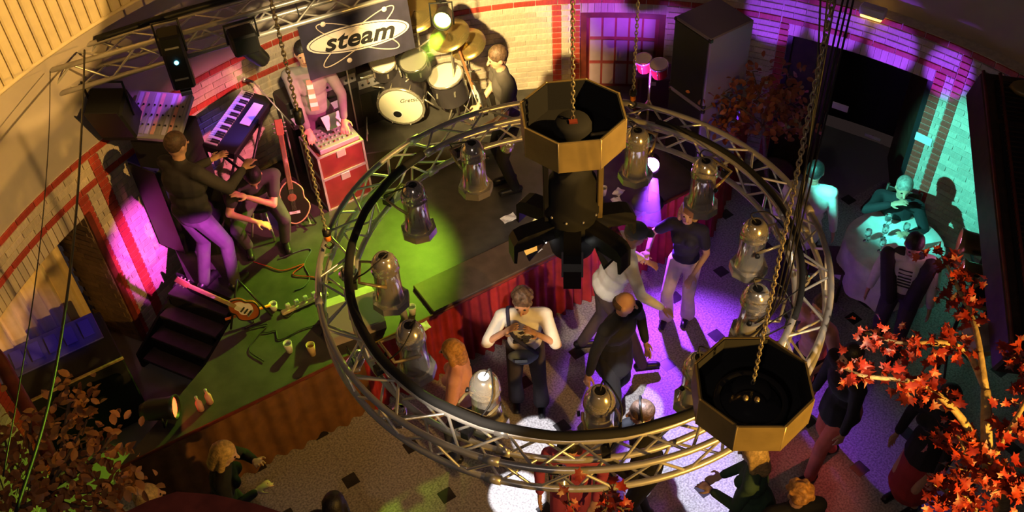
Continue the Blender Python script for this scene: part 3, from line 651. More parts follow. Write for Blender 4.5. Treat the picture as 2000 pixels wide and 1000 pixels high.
def person(label, pos, face, h=1.75, pel=(0, 0, 0), lean=4, side=0, twist=0, head=(0, 0), hl=(-.26, .10, .82), hr=(.26, .10, .82), el=(-.6, -.6, -.5), er=(.6, -.6, -.5),
           fl=(-.10, 0, .085), fr=(.10, 0, .085), kl=(-.1, 1, 0), kr=(.1, 1, 0), top='cloth_black', sleeve='long', bottom='jeans', flare=.0, shoes='shoe_black', hair=('short', 'hair_brown'),
           skin='skin', coat=None, skirt=None, fem=0.0, curl=.5, group=None, bulk=1.0, toe=0):
    s = h / 1.75
    o = thing('person', label, 'person', (0, 0, 0), math.radians(face - 90), group)
    o.scale = (s, s, s)
    V = Vector; P = V((0, 0, .95)) + V(pel); lr, sr = math.radians(lean), math.radians(side)
    U = V((math.sin(sr), math.sin(lr) * math.cos(sr), math.cos(lr) * math.cos(sr))).normalized()
    tw = math.radians(twist); X = V((math.cos(tw), math.sin(tw), 0)); X = (X - U * X.dot(U)).normalized(); Fw = U.cross(X); Rt = Matrix((X, Fw, U)).transposed()
    ch = P + U * .33; nk = P + U * .53; sw = .185 - .02 * fem
    shl, shr = P + U * .465 - X * sw, P + U * .465 + X * sw
    hp, hy = math.radians(head[0]), math.radians(head[1]); half = lr * .45
    Rh = Matrix.Rotation(tw * .5 + hy, 3, 'Z') @ Matrix.Rotation(-(half + hp), 3, 'X'); hu = Rh @ V((0, 0, 1)); hc = nk + (U * .5 + hu * .5).normalized() * .085 + hu * .075
    if isinstance(pos, Anchor):                     # stand so that the head is where the photo shows it
        w3 = Matrix.Rotation(math.radians(face - 90), 3, 'Z') @ (hc * s); q3 = at(pos.px, pos.py, pos.z + w3.z); pos = Vector((q3.x - w3.x, q3.y - w3.y, pos.z))
    o.location = pos
    hipl, hipr = P - X * .088 + V((0, 0, -.04)), P + X * .088 + V((0, 0, -.04))
    knl, anl = ik(hipl, fl, .43, .43, kl); knr, anr = ik(hipr, fr, .43, .43, kr)
    ebl, wl = ik(shl, hl, .285, .25, el); ebr, wr = ik(shr, hr, .285, .25, er)
    # body: one continuous surface
    b = MB(); b.ell(P, (.145, .105, .12), Rt, 12, 8); b.ell(P + U * .17, (.125 * bulk, .090 * bulk, .15), Rt, 12, 8); b.ell(ch, (.155, .105, .16), Rt, 12, 8)
    b.cap(shl, shr, .058, .058, 10); b.cap(nk - U * .06, hc - hu * .03, .055, .052, 10)
    b.ell(hc, (.074, .092, .113), Rh, 14, 10); b.ell(hc + Rh @ V((0, .030, -.062)), (.050, .056, .052), Rh, 10, 8)
    b.cap(hc + Rh @ V((0, .086, .012)), hc + Rh @ V((0, .112, -.026)), .010, .016, 6)
    for q in (-1, 1): b.ell(hc + Rh @ V((q * .077, -.005, -.010)), (.012, .020, .032), Rh, 8, 6)
    for (hip, kn, an) in ((hipl, knl, anl), (hipr, knr, anr)):
        b.cap(hip, kn, .080, .054, 10); b.cap(kn, an, .052, .034, 10); b.cap(an + V((0, -.03, -.045)), an + V((0, .14, -.058)), .034, .028, 8)
    for (sh, eb, wr_, sd) in ((shl, ebl, wl, -1), (shr, ebr, wr, 1)):
        b.cap(sh, eb, .050, .037, 10); b.cap(eb, wr_, .036, .026, 10)
        d = (wr_ - eb).normalized(); n = Fw.cross(d).cross(d) * -1
        n = V((0, 0, -1)) if abs(d.z) < .8 else -X * sd
        hand(b, wr_, d, n, -sd if abs(d.z) < .8 else sd, 1.0, curl)
    remesh(b, 'body', skin, o, .0095, 2, .4)
    for q in (-1, 1): MB().ell(hc + Rh @ V((q * .030, .084, .014)), (.013, .008, .008), Rh, 8, 6).build('eye', 'eye', o)
    MB().ell(hc + Rh @ V((0, .083, -.060)), (.022, .007, .006), Rh, 8, 6).build('mouth', 'lips', o)
    # top
    t = MB(); g = .016
    t.ell(P + U * .04, (.155 * bulk, .118 * bulk, .11), Rt, 12, 8); t.ell(P + U * .17, (.145 * bulk, .108 * bulk, .15), Rt, 12, 8); t.ell(ch, (.172 * bulk, .122 * bulk, .165), Rt, 12, 8); t.cap(shl, shr, .072, .072, 10)
    if fem:
        for q in (-1, 1): t.ell(ch + Rt @ V((q * .07, .10, .02)), (.062, .055, .06), Rt, 8, 6)
    for (sh, eb, wr_) in ((shl, ebl, wl), (shr, ebr, wr)):
        if sleeve == 'long': t.cap(sh, eb, .066, .052, 10); t.cap(eb, eb + (wr_ - eb) * .93, .052, .040, 10)
        elif sleeve == 'half': t.cap(sh, eb + (wr_ - eb) * .15, .068, .058, 10)
        elif sleeve == 'short': t.cap(sh, sh + (eb - sh) * .62, .068, .062, 10)
    if coat:
        t.cap(P + U * .1, P + V((0, -.01, -coat)), .155, .19, 12); 
    if sleeve != 'none': t.cap(nk - U * .03, nk + U * .01, .066, .062, 10)
    remesh(t, 'top' if not coat else 'jacket', top, o, .012, 4)
    # trousers or skirt
    t = MB(); t.ell(P + V((0, 0, -.02)), (.158, .120, .115), Rt, 12, 8)
    if skirt:
        t.cap(P, P + V((0, 0.01, -skirt)), .15, .21, 14); remesh(t, 'skirt', bottom, o, .013, 4)
    else:
        for (hip, kn, an) in ((hipl, knl, anl), (hipr, knr, anr)):
            t.cap(hip, kn, .097, .070, 10); t.cap(kn, an + V((0, 0, -.02)), .068, .056 + flare, 10)
        remesh(t, 'trousers', bottom, o, .012, 4)
    for an, sg in ((anl, -1), (anr, 1)):
        tq = math.radians(toe) * sg; f = V((math.sin(tq), math.cos(tq), 0))
        q = MB(); q.cap(an - f * .045 + V((0, 0, -.04)), an + f * .145 + V((0, 0, -.048)), .042, .036, 10); q.cap(an, an + V((0, 0, -.03)), .044, .044, 8)
        q.box(an + f * .05 + V((0, 0, -.077)), (.07, .24, .014), R=rotm(0, 0, -tq)); remesh(q, 'shoe', shoes, o, .011, 3)
    # hair
    st, hm = hair; hb = MB()
    L_ = lambda *q: hc + Rh @ V(q)
    if st != 'none':
        if st == 'bald': hb.ell(L_(0, -.030, -.005), (.080, .078, .062), Rh, 12, 8)
        else: hb.ell(L_(0, -.016, .030), (.085, .100, .100), Rh, 14, 10)
        if st == 'curly':
            rr = random.Random(3)
            for i in range(46):
                a = rr.uniform(0, 2 * PI); z = rr.uniform(.0, 1); y_ = math.sin(a) * math.sqrt(1 - z * z)
                if y_ > .55 and z < .55: continue
                hb.ell(L_(.086 * math.cos(a) * math.sqrt(1 - z * z), -.016 + .100 * y_, .030 + .098 * z), (.026,) * 3, None, 7, 5)
        if st in ('long', 'bob'):
            k = .0 if st == 'bob' else .09
            hb.cap(L_(0, -.045, .02), L_(0, -.060, -.11 - k), .085, .075, 10)
            for q in (-1, 1): hb.cap(L_(q * .062, -.005, .02), L_(q * .075, .0, -.10 - k * .7), .038, .034, 8)
        remesh(hb, 'hair', hm, o, .0105 if st == 'curly' else .012, 2 if st == 'curly' else 4)
    PEOPLE[label] = dict(o=o, P=P, U=U, X=X, F=Fw, ch=ch, nk=nk, hc=hc, Rh=Rh, wl=wl, wr=wr, shl=shl, shr=shr, Rt=Rt, s=s)
    return o, PEOPLE[label]
def gp(px, py, hz=0): return Anchor(px, py, 0)
def gs(px, py, hz=0): return Anchor(px, py, SZ)
# --- the dance floor
o, q = person('person in a printed white shirt clapping, blue bag slung across the chest', gp(1020, 590), -92, 1.76, lean=10, head=(8, -8), hl=(-.12, .30, 1.40), hr=(.17, .28, 1.42), el=(-.9, -.3, -.9), er=(.9, -.3, -.9),
       fl=(-.13, .02, .085), fr=(.11, -.04, .085), top='cloth_white', sleeve='half', bottom='jeans_dark', flare=.028, hair=('curly', 'hair_brown'), bulk=1.06)
mm('print_ink', (.05, .045, .05), .8)
pr_ = MB()
for i in range(26):
    rr = random.Random(40 + i); x = rr.uniform(-.085, .085); z = rr.uniform(-.15, .07); y = math.sqrt(max(0, 1 - (x / .186) ** 2)) * .128
    pr_.box(q['ch'] + q['Rt'] @ Vector((x, y, z)), (rr.uniform(.02, .06), .016, rr.uniform(.008, .03)), R=q['Rt'] @ rotm(0, rr.uniform(-.6, .6), -x * 2.5))
pr_.build('shirt_print', 'print_ink', o)
bg = thing('shoulder_bag', 'blue denim bag slung low across the clapping photographer', 'bag', o.location, o.rotation_euler.z)
bgm = MB(); c = q['P'] + Vector((.02, .15, -.02)); bgm.ell(c, (.15, .055, .075)); bgm.ell(c + Vector((0, .01, -.03)), (.11, .05, .06)); remesh(bgm, 'pouch', 'denim_bag', bg, .012)
MB().tube(spline([c + Vector((-.13, .0, .03)), q['ch'] + Vector((.10, .15, .02)), q['shr'] + Vector((-.05, .05, .085)), q['shr'] + Vector((-.06, -.06, .05)), q['ch'] + Vector((.06, -.14, -.05)), c + Vector((.12, -.10, .03))], 6), .018, 6).build('strap', 'cloth_navy', bg)
MB().box(c + Vector((.02, .055, .0)), (.12, .01, .05), bev=.004).build('buckle', 'black_gloss', bg)
person('person with tousled blond hair in a pink top walking by the red skirt', gp(882, 684, 1.58), 172, 1.66, lean=6, head=(4, 0), hl=(-.22, .22, .95), hr=(.25, .12, .92), fl=(-.09, .16, .085), fr=(.09, -.15, .10), top='cloth_pink', sleeve='half', bottom='jeans', hair=('bob', 'hair_ginger'), skin='skin_pale', fem=1)
person('person in a long dark suit jacket with thinning hair', gp(1220, 592), -58, 1.77, lean=8, twist=8, head=(6, 42), hl=(-.28, .10, .95), hr=(.34, .06, .84), fl=(-.10, -.16, .10), fr=(.12, .12, .085), top='cloth_black', coat=.20, bottom='cloth_black', hair=('bald', 'hair_brown'), bulk=1.12)
o, q = person('person in a white shirt and grey cap striding with one arm held out', gp(1242, 458), 4, 1.82, lean=22, head=(6, -6), hl=(-.24, .40, 1.0), hr=(.34, .44, .98), er=(.6, -.6, -.4), fl=(-.10, -.20, .10), fr=(.30, .34, .085), top='cloth_white', sleeve='long', bottom='trousers_brown', hair=('short', 'hair_grey'), bulk=1.3)
mm('cap_grey', (.16, .19, .16), .8)
cp = MB(); cp.ell(q['hc'] + q['Rh'] @ Vector((0, -.012, .048)), (.092, .108, .088), q['Rh']); cp.ell(q['hc'] + q['Rh'] @ Vector((0, .10, .045)), (.070, .070, .010), q['Rh']); remesh(cp, 'cap', 'cap_grey', o, .010)
person('person with blond hair in a navy tee and pale trousers dancing', gp(1344, 414), -118, 1.64, lean=3, side=2, head=(4, 12), hl=(-.16, .22, .98), hr=(.34, .26, 1.16), fl=(-.09, -.02, .085), fr=(.12, .10, .085), top='cloth_navy', sleeve='short', bottom='trousers_pale', flare=.03, hair=('bob', 'hair_blond'), skin='skin_pale', fem=1)
o, q = person('person in black with a headset looking left below the front lantern', gp(1252, 806, 1.66), 168, 1.78, lean=8, head=(6, 6), hl=(-.14, .34, 1.15), hr=(.16, .36, 1.10), top='cloth_black', bottom='cloth_black', hair=('short', 'hair_brown'), bulk=1.1)
MB().tube([q['hc'] + q['Rh'] @ Vector((.098 * math.cos(t), -.01, .02 + .135 * math.sin(t))) for t in [PI * i / 12 for i in range(13)]], .009, 6).build('headset_band', 'black', o)
for sg in (-1, 1): MB().ell(q['hc'] + q['Rh'] @ Vector((sg * .096, -.005, -.01)), (.018, .034, .040), q['Rh']).build('ear_cup', 'alu', o)
person('person with straight blond hair in a dark green jacket holding something', gp(1470, 884, 1.58), 158, 1.66, lean=7, head=(10, 0), hl=(-.10, .34, 1.08), hr=(.12, .30, 1.02), top='cloth_green', coat=.06, bottom='cloth_black', hair=('long', 'hair_blond'), skin='skin_pale', fem=1)
person('person in salmon trousers and a black jacket beside the red-leaved tree', at(1606, 908, 0), 196, 1.74, lean=6, hl=(-.24, .12, .84), hr=(.26, .10, .86), fl=(-.10, .20, .085), fr=(.10, -.14, .085), top='cloth_black', coat=.10, bottom='trousers_salmon', hair=('short', 'hair_dark'), bulk=1.1)
person('person in a black coat and red skirt standing behind the red leaves', gp(1850, 775, 1.62), 205, 1.72, lean=5, hl=(-.26, .16, .86), hr=(.24, .12, .9), top='cloth_black', coat=.16, bottom='cloth_red', skirt=.62, hair=('bob', 'hair_dark'), fem=.5)
o, q = person('person in a striped white shirt, dark scarf and cap in front of the table', gp(1786, 478, 1.66), -122, 1.76, lean=10, side=4, head=(20, 10), hl=(-.28, .10, .84), hr=(.30, .06, .84), fl=(-.10, .10, .085), fr=(.10, -.12, .10), top='cloth_white', sleeve='long', bottom='jeans_dark', hair=('short', 'hair_dark'))
sf = MB()
for sg in (-1, 1): sf.cap(q['shl' if sg < 0 else 'shr'] + Vector((0, .04, 0)), q['P'] + Vector((sg * .10, .11, -.08)), .075, .080, 8)
sf.cap(q['nk'] + Vector((-.09, 0, -.02)), q['nk'] + Vector((.09, 0, -.02)), .05, .05, 8); remesh(sf, 'scarf', 'cloth_charcoal', o, .013)
for i in range(6): MB().box(q['ch'] + q['Rt'] @ Vector((0, .119 - .004 * abs(i - 2), .06 - .05 * i)), (.12, .012, .008), R=q['Rt']).build('shirt_stripe', 'cloth_charcoal', o)
person('person in black seated at the round table with a hand at the mouth', gp(1766, 366), 238, 1.76, pel=(0, 0, -.48), lean=7, head=(12, 20), hl=(-.20, .34, .80), hr=(.05, .30, 1.06), er=(1, .1, -.6), fl=(-.14, .42, .085), fr=(.14, .40, .085), top='cloth_black', bottom='cloth_black', hair=('short', 'hair_grey'))
person('person in a loose white shirt seen from behind near the doorway', gp(1592, 334, 1.66), 72, 1.76, lean=5, hl=(-.30, .06, .90), hr=(.30, .08, .88), top='cloth_white', sleeve='long', coat=.06, bottom='cloth_black', hair=('short', 'hair_dark'), bulk=1.2)
person('person with curly ginger hair in black at the bottom right edge', gp(1560, 962, 1.62), 100, 1.72, top='cloth_black', bottom='cloth_black', hair=('curly', 'hair_ginger'))
person('person with dark hair seen from above at the bottom edge, left of centre', gp(654, 984, 1.62), 80, 1.74, top='cloth_black', bottom='cloth_black', hair=('long', 'hair_dark'))
person('person in a wine red top leaning under the front of the ring truss', gp(1112, 872, 1.60), -100, 1.70, lean=12, head=(10, 0), hl=(-.22, .2, .95), hr=(.25, .15, .9), top='cloth_magenta', sleeve='long', coat=.10, bottom='cloth_magenta', hair=('bob', 'hair_dark'), bulk=1.2, fem=1)
person('person in a salmon blouse half hidden by the right side of the ring', gp(1604, 596, 1.56), -150, 1.64, hl=(-.22, .2, 1.0), hr=(.2, .22, 1.05), top='cloth_pink', bottom='cloth_black', hair=('bob', 'hair_brown'), fem=1, sleeve='short')
person('person in dark clothes raising a hand in front of the tan brown skirt', gp(440, 884, 1.56), 5, 1.66, lean=14, head=(14, -10), hl=(-.10, .34, 1.30), hr=(.10, .32, 1.12), el=(-.7, -.2, -.8), top='cloth_black', bottom='cloth_black', hair=('long', 'hair_blond'), skin='skin_pale', fem=1)
person('person with pale blond hair beside the brown-leaved tree', gp(292, 968, 1.56), 20, 1.66, lean=6, top='cloth_black', bottom='cloth_black', hair=('long', 'hair_blond'), fem=1)
# --- the band
person('person in a dark sweater playing the keyboard, seen from behind', gs(345, 282), 58, 1.84, lean=8, side=-3, head=(8, -6), hl=(-.06, .40, 1.22), hr=(.30, .42, 1.24), fl=(-.12, -.05, .085), fr=(.14, .08, .085), top='cloth_charcoal', bottom='jeans_dark', hair=('short', 'hair_brown'), bulk=1.3)
person('person in a dark tee bending forward on a stool with forearms crossed', gs(494, 344, SZ + 1.20), -72, 1.76, pel=(0, 0, -.42), lean=34, head=(34, 0), hl=(.10, .42, .86), hr=(.10, .46, .58), el=(-1, -.1, -.3), er=(1, 0, 0), fl=(-.13, .26, .085), fr=(.24, .20, .085), kl=(-.2, 1, .3), kr=(.5, 1, .3), top='cloth_charcoal', sleeve='short', bottom='jeans_dark', hair=('short', 'hair_dark'))
o, q = person('person in a grey shirt and striped tie behind the flight cases', gs(592, 104), -80, 1.78, lean=4, hl=(-.26, .30, 1.00), hr=(.10, .36, .98), top='cloth_grey', bottom='cloth_plum', hair=('short', 'hair_dark'))
mm('tie_stripe', (.75, .30, .20), .6); tb = MB(); 
for i in range(7): tb.box(q['ch'] + q['Rt'] @ Vector((0, .128 - .012 * abs(i - 3) * .4, .10 - .055 * i)), (.055 + .004 * i, .012, .05), R=q['Rt'], m=i % 2)
tb.build('necktie', ['tie_stripe', 'cloth_white'], o)
o, q = person('person in a grey tee playing a black bass at the back of the stage', gs(972, 112), 196, 1.78, lean=4, head=(14, 0), hl=(-.24, .34, 1.05), hr=(.20, .24, .98), top='cloth_taupe', sleeve='short', bottom='cloth_black', hair=('short', 'hair_brown'))
# ---------------------------------------------------------------- straight truss over the stage
TZ = 3.0; TA = at(92, 190, TZ); TB = at(640, 30, TZ); TD_ = (TB - TA).normalized(); TN = Vector((-TD_.y, TD_.x, 0)); TL = 5.6
tang = math.atan2(TD_.y, TD_.x)
tr = thing('stage_truss', 'straight aluminium lighting truss across the stage above the band', 'truss', TA, tang)
W_ = .24
for y, z in ((0, 0), (W_, 0), (0, W_), (W_, W_)): MB().tube([(0, y, z), (TL, y, z)], .024, 8).build('chord', 'alu', tr)
n = 20; st_ = TL / n
bm1 = {}
for i in range(n):
    x = i * st_; up = i % 2
    for f, (a, b) in enumerate((((x, 0, W_ * up), (x + st_, 0, W_ * (1 - up))), ((x, W_, W_ * (1 - up)), (x + st_, W_, W_ * up)), ((x, W_ * up, W_), (x + st_, W_ * (1 - up), W_)), ((x, W_ * (1 - up), 0), (x + st_, W_ * up, 0)))):
        MB().tube([a, b], .0095, 6, caps=False).build('brace', 'alu_bright', tr)
MB().box((.02, W_ / 2, W_ / 2), (.03, W_ + .06, W_ + .06), bev=.005).build('end_plate', 'alu', tr)
def tp(x, y, z): return TA + TD_ * x + TN * y + Vector((0, 0, z))
MB().tube(spline([tp(.55, W_, W_ + .03), tp(1.4, W_ + .02, W_ + .05), tp(2.6, W_, W_ + .04), tp(4.2, W_ + .02, W_ + .05), tp(5.5, W_, W_ + .04)], 8), .030, 8).build('cable_bundle', 'cable', None, 'black cable bundle lying along the top of the stage truss', 'cable')
def hung(px, py, z): p = at(px, py, z); return p
def scanner(label, px, py, z, hgt, wd, dot):
    p = hung(px, py, z); o = thing('scanner_light', label, 'stage light', p, tang - .15)
    MB().box((0, 0, 0), (wd, .20, hgt), bev=.02).build('housing', 'black', o)
    MB().tube([(-wd / 2 - .01, 0, hgt * .1), (-wd / 2 - .01, 0, hgt / 2 + .10), (wd / 2 + .01, 0, hgt / 2 + .10), (wd / 2 + .01, 0, hgt * .1)], .012, 6).build('yoke', 'black', o)
    MB().lathe([(.001, .012), (.018, .010), (.020, 0)], 10, Matrix.Translation((0, -.101, .02)) @ Matrix.Rotation(PI / 2, 4, 'X')).build('status_lamp', dot, o)
    for zz in (.30, -.28): MB().box((0, -.1015, hgt * zz), (wd * .6, .003, .018)).build('lettering_bar', 'alu', o)
    MB().box((.0, -.06, -hgt / 2 - .03), (.10, .09, .006), R=rotm(.7, 0, 0)).build('mirror', 'mirror', o)
    return o
scanner('black scanner light with a pale blue dot on the stage truss', 344, 114, 3.04, .56, .20, 'lamp_cyan')
p = hung(478, 88, 3.02); o = thing('profile_spot', 'black profile spot with cyan lens hanging from the stage truss', 'stage light', p, tang)
MB().box((0, 0, .05), (.24, .22, .20), bev=.02).build('lamp_house', 'black', o)
MB().lathe([(.085, .0), (.09, -.1), (.075, -.28), (.07, -.30), (.06, -.28)], 14, Matrix.Rotation(-.5, 4, 'Y') @ Matrix.Rotation(.25, 4, 'X')).build('barrel', 'black', o)
MB().disc((0, 0, -.285), .062, 14, Matrix.Rotation(-.5, 4, 'Y') @ Matrix.Rotation(.25, 4, 'X'), flip=True).build('lens', 'lamp_cyan', o)
MB().tube([(-.14, 0, .05), (-.14, 0, .24), (.14, 0, .24), (.14, 0, .05)], .012, 6).build('yoke', 'black', o)
p = at(224, 224, 2.62); o = thing('hanging_speaker', 'black loudspeaker hanging below the left end of the stage truss', 'loudspeaker', p, tang - .5)
MB().box((0, 0, 0), (.34, .30, .44), R=rotm(.35, 0, 0), bev=.02).build('cabinet', 'black_matte', o)
MB().box((0, -.155, 0), (.30, .01, .40), R=rotm(.35, 0, 0)).build('grille', 'black', o)
MB().tube([(-.18, 0, 0), (-.18, 0, .36), (.18, 0, .36), (.18, 0, 0)], .012, 6).build('bracket', 'black', o)
p = at(105, 165, 2.92); o = thing('wall_flood', 'blue-tinted black flood lamp against the wall at the truss end', 'stage light', p, tang + .3)
MB().box((0, 0, 0), (.26, .16, .20), R=rotm(.5, 0, 0), bev=.015).build('housing', 'black', o)
MB().box((0, -.09, -.02), (.21, .01, .15), R=rotm(.5, 0, 0)).build('glass', 'black_gloss', o)
for sg in (-1, 1): MB().box((sg * .15, -.12, 0), (.01, .14, .16), R=rotm(.5, 0, sg * .4)).build('barn_door', 'black', o)
# the lime beam lantern under the truss
o = thing('lime_lantern', 'stage lantern throwing a glaring lime green beam above the drums', 'stage light', P_LIME, 0)
ldir = (Vector((-1.0, 4.5, 3.6)) - P_LIME).normalized(); T = look(ldir).to_4x4()
MB().lathe([(.001, -.24), (.06, -.23), (.085, -.18), (.09, -.02), (.10, .03), (.09, .03), (.08, -.05)], 16, T).build('can', 'black', o)
MB().disc((0, 0, -.03), .082, 20, T).build('lens', 'lamp_lime', o)
MB().tube([(-.11, 0, -.05), (-.11, 0, .2), (.11, 0, .2), (.11, 0, -.05)], .01, 6).build('yoke', 'black', o)
MB().tube([(0, 0, .2), (0, .05, TZ - P_LIME.z)], .014, 6).build('clamp', 'black', o)
# ---------------------------------------------------------------- banner
bl = TA + TD_ * ((at(588, 95, 2.70) - TA).dot(TD_)) - TN * .06; br = TA + TD_ * ((at(795, 30, 2.70) - TA).dot(TD_)) - TN * .06
BW = (br - bl).length; BH = .60; bcn = (bl + br) / 2
ban = thing('banner', 'dark blue banner with an oval logo hanging from the stage truss', 'banner', (bcn.x, bcn.y, 2.40), tang, rot=(-.12, 0, tang))
mm('banner_cloth', (.022, .018, .045), .7, var=.2); mm('banner_print', (.78, .66, .60), .7); mm('banner_line', (.62, .50, .44), .7)
g = MB(); nx = 16
vs = [(BW * (i / nx - .5), .012 * math.sin(i * .9) , BH * j) for j in (0, .5, 1) for i in range(nx + 1)]
g.add(vs, [(j * (nx + 1) + i, j * (nx + 1) + i + 1, (j + 1) * (nx + 1) + i + 1, (j + 1) * (nx + 1) + i) for j in (0, 1) for i in range(nx)], 0, True)
g.add([(x, y + .006, z) for x, y, z in vs], [((j + 1) * (nx + 1) + i, (j + 1) * (nx + 1) + i + 1, j * (nx + 1) + i + 1, j * (nx + 1) + i) for j in (0, 1) for i in range(nx)], 0, True)
g.build('cloth', 'banner_cloth', ban)
Ro = Matrix.Translation((0, -.022, .31)) @ Matrix.Rotation(.08, 4, 'Y') @ Matrix.Rotation(PI / 2, 4, 'X')
def oval(a, b, n=40): return [(a * math.cos(2 * PI * i / n), b * math.sin(2 * PI * i / n)) for i in range(n)]
MB().prism(oval(BW * .47, .135), -.003, 0, Ro).build('logo_oval', 'banner_print', ban)
MB().tube([Ro @ Vector((*p_, .001)) for p_ in oval(BW * .445, .117)], .004, 4, closed=True).build('logo_rim', 'banner_cloth', ban)
for rz_, mt in ((.55, 'banner_line'), (-.45, 'banner_line')):
    Rr = Ro @ Matrix.Rotation(rz_, 4, 'Z'); MB().tube([Rr @ Vector((p_[0], p_[1], -.002)) for p_ in oval(.44, .085)], .006, 4, closed=True).build('logo_orbit', mt, ban)
for (x, z) in ((-.33, .20), (-.12, -.22), (.28, .22)): MB().lathe([(.001, .003), (.024, .003), (.026, 0)], 14, Ro @ Matrix.Translation((x, z, 0))).build('logo_electron', 'banner_print', ban)
fc = bpy.data.curves.new('wordmark', 'FONT'); fc.body = 'steam'; fc.size = .262; fc.align_x = 'CENTER'; fc.align_y = 'CENTER'; fc.extrude = .002; fc.shear = .28; fc.space_character = 1.04; fc.offset = .007
fo = bpy.data.objects.new('wordmark', fc); COL.objects.link(fo)
dg = bpy.context.evaluated_depsgraph_get(); wm = bpy.data.meshes.new_from_object(fo.evaluated_get(dg)); bpy.data.objects.remove(fo)
wo_ = inst('wordmark', wm, ban, mw=Ro @ Matrix.Translation((0, -.005, .002)) @ Matrix.Diagonal((BW / 1.02, .92, 1, 1))); wm.materials.clear(); wm.materials.append(M['cloth_black'])
for sx in (-1, 1): MB().tube([(sx * BW * .46, 0, BH), (sx * BW * .46, .04, .78)], .006, 5).build('tie', 'cable', ban)
# ---------------------------------------------------------------- drum kit on its riser
DK = at(783, 210, 1.46); DZ = 1.20
ris = thing('drum_riser', 'low black platform under the drum kit', 'platform', (DK.x + .12, DK.y + .10, SZ), math.radians(8))
MB().box((0, 0, .14), (1.75, .85, .28), bev=.01).build('deck', 'stage_black', ris)
mm('drum_shell', (.07, .06, .07), .2, .3); mm('drum_head', (.88, .85, .70), .5); mm('cymbal', (.72, .55, .22), .22, .9)
kit = thing('drum_kit', 'drum kit with cream bass drum head, toms and cymbals on the riser', 'drum kit', (DK.x, DK.y, DZ), math.radians(-8))
Ry = Matrix.Translation((0, 0, .27)) @ Matrix.Rotation(PI / 2 + .12, 4, 'X')
bd = MB().lathe([(.25, .0), (.25, -.30)], 28, Ry).build('bass_drum', 'drum_shell', kit)
MB().disc((0, 0, .004), .238, 28, Ry).build('bass_drum_head', 'drum_head', bd)
MB().lathe([(.235, .0), (.252, .014), (.268, .006), (.268, -.018), (.252, -.02)], 28, Ry).build('hoop', 'chrome', bd)
MB().disc((-.05, -.11, .0065), .05, 18, Ry).build('port_hole', 'black', bd)
MB().lathe([(.046, .006), (.054, .011), (.062, .006)], 18, Ry @ Matrix.Translation((-.05, -.11, 0))).build('port_ring', 'white', bd)
fc = bpy.data.curves.new('script', 'FONT'); fc.body = 'Gretsch'; fc.size = .075; fc.extrude = .001; fc.shear = .4
fo = bpy.data.objects.new('script', fc); COL.objects.link(fo); dg = bpy.context.evaluated_depsgraph_get(); wm = bpy.data.meshes.new_from_object(fo.evaluated_get(dg)); bpy.data.objects.remove(fo)
wm.materials.clear(); wm.materials.append(M['cloth_charcoal']); inst('head_script', wm, bd, mw=Ro.to_3x3().to_4x4() if False else Ry @ Matrix.Translation((-.0, .06, .007)) @ Matrix.Rotation(.2, 4, 'Z'))
for k_ in range(8):
    a = 2 * PI * k_ / 8 + .3; MB().tube([Ry @ Vector((.262 * math.cos(a), .262 * math.sin(a), .02)), Ry @ Vector((.262 * math.cos(a), .262 * math.sin(a), -.10))], .008, 5).build('lug', 'chrome', bd)
def drum(x, y, z, r, h_, tx, ty):
    Tm = Matrix.Translation((x, y, z)) @ Matrix.Rotation(tx, 4, 'X') @ Matrix.Rotation(ty, 4, 'Y')
    d = MB().lathe([(r, 0), (r, -h_)], 18, Tm).build('tom', 'drum_shell', kit)
    MB().disc((0, 0, .004), r * .97, 18, Tm).build('skin', 'drum_head', d); MB().lathe([(r * .95, .003), (r * 1.05, .012), (r * 1.06, -.02), (r, -.02)], 18, Tm).build('rim', 'chrome', d)
    for k_ in range(6):
        a = 2 * PI * k_ / 6; MB().box(Tm @ Vector((r * 1.03 * math.cos(a), r * 1.03 * math.sin(a), -h_ * .4)), (.018, .018, .06)).build('lug', 'chrome', d)
for a_ in ((-.17, .16, .74, .14, .20, .35, .1), (.16, .18, .75, .15, .20, .35, -.1), (-.42, .22, .62, .17, .15, .1, .1), (.48, .20, .55, .19, .32, .15, -.15)): drum(*a_)
def cymbal(x, y, z, r, tx, ty):
    Tm = Matrix.Translation((x, y, z)) @ Matrix.Rotation(tx, 4, 'X') @ Matrix.Rotation(ty, 4, 'Y')
    c = MB().lathe([(.001, .028), (.02, .026), (.04, .012), (r * .6, .004), (r, -.008), (r, -.011), (r * .5, 0), (.03, .006)], 24, Tm).build('cymbal', 'cymbal', kit)
    MB().tube([(x, y, z + .03), (x, y + .02, z - .25), (x, y + .03, .04)], .011, 6).build('stand', 'chrome', c)
    for a in (0, 2.1, 4.2): MB().tube([(x, y + .03, .30), (x + .2 * math.cos(a), y + .03 + .10 * math.sin(a), .012)], .008, 5).build('stand_leg', 'chrome', c)
for a_ in ((-.52, .10, 1.00, .20, .3, .15), (-.20, .28, 1.18, .22, .35, .1), (.22, .26, 1.28, .25, .4, -.1), (.58, .14, 1.10, .22, .3, -.25), (-.66, .16, .78, .17, .05, 0), (.74, .25, .92, .2, .4, -.2)): cymbal(*a_)
rr = random.Random(5)
for i in range(16):
    x, y, z = rr.uniform(-.6, .7), rr.uniform(.05, .3), rr.uniform(.35, 1.0)
    MB().tube([(x, y, z), (x + rr.uniform(-.2, .2), y + rr.uniform(-.05, .05), z + rr.uniform(-.15, .15))], .010, 6).build('tom_arm', 'chrome', kit)
hp_ = at(722, 236, SZ); o = thing('hi_hat', 'hi-hat cymbal pair on a chrome stand left of the bass drum', 'cymbal stand', hp_)
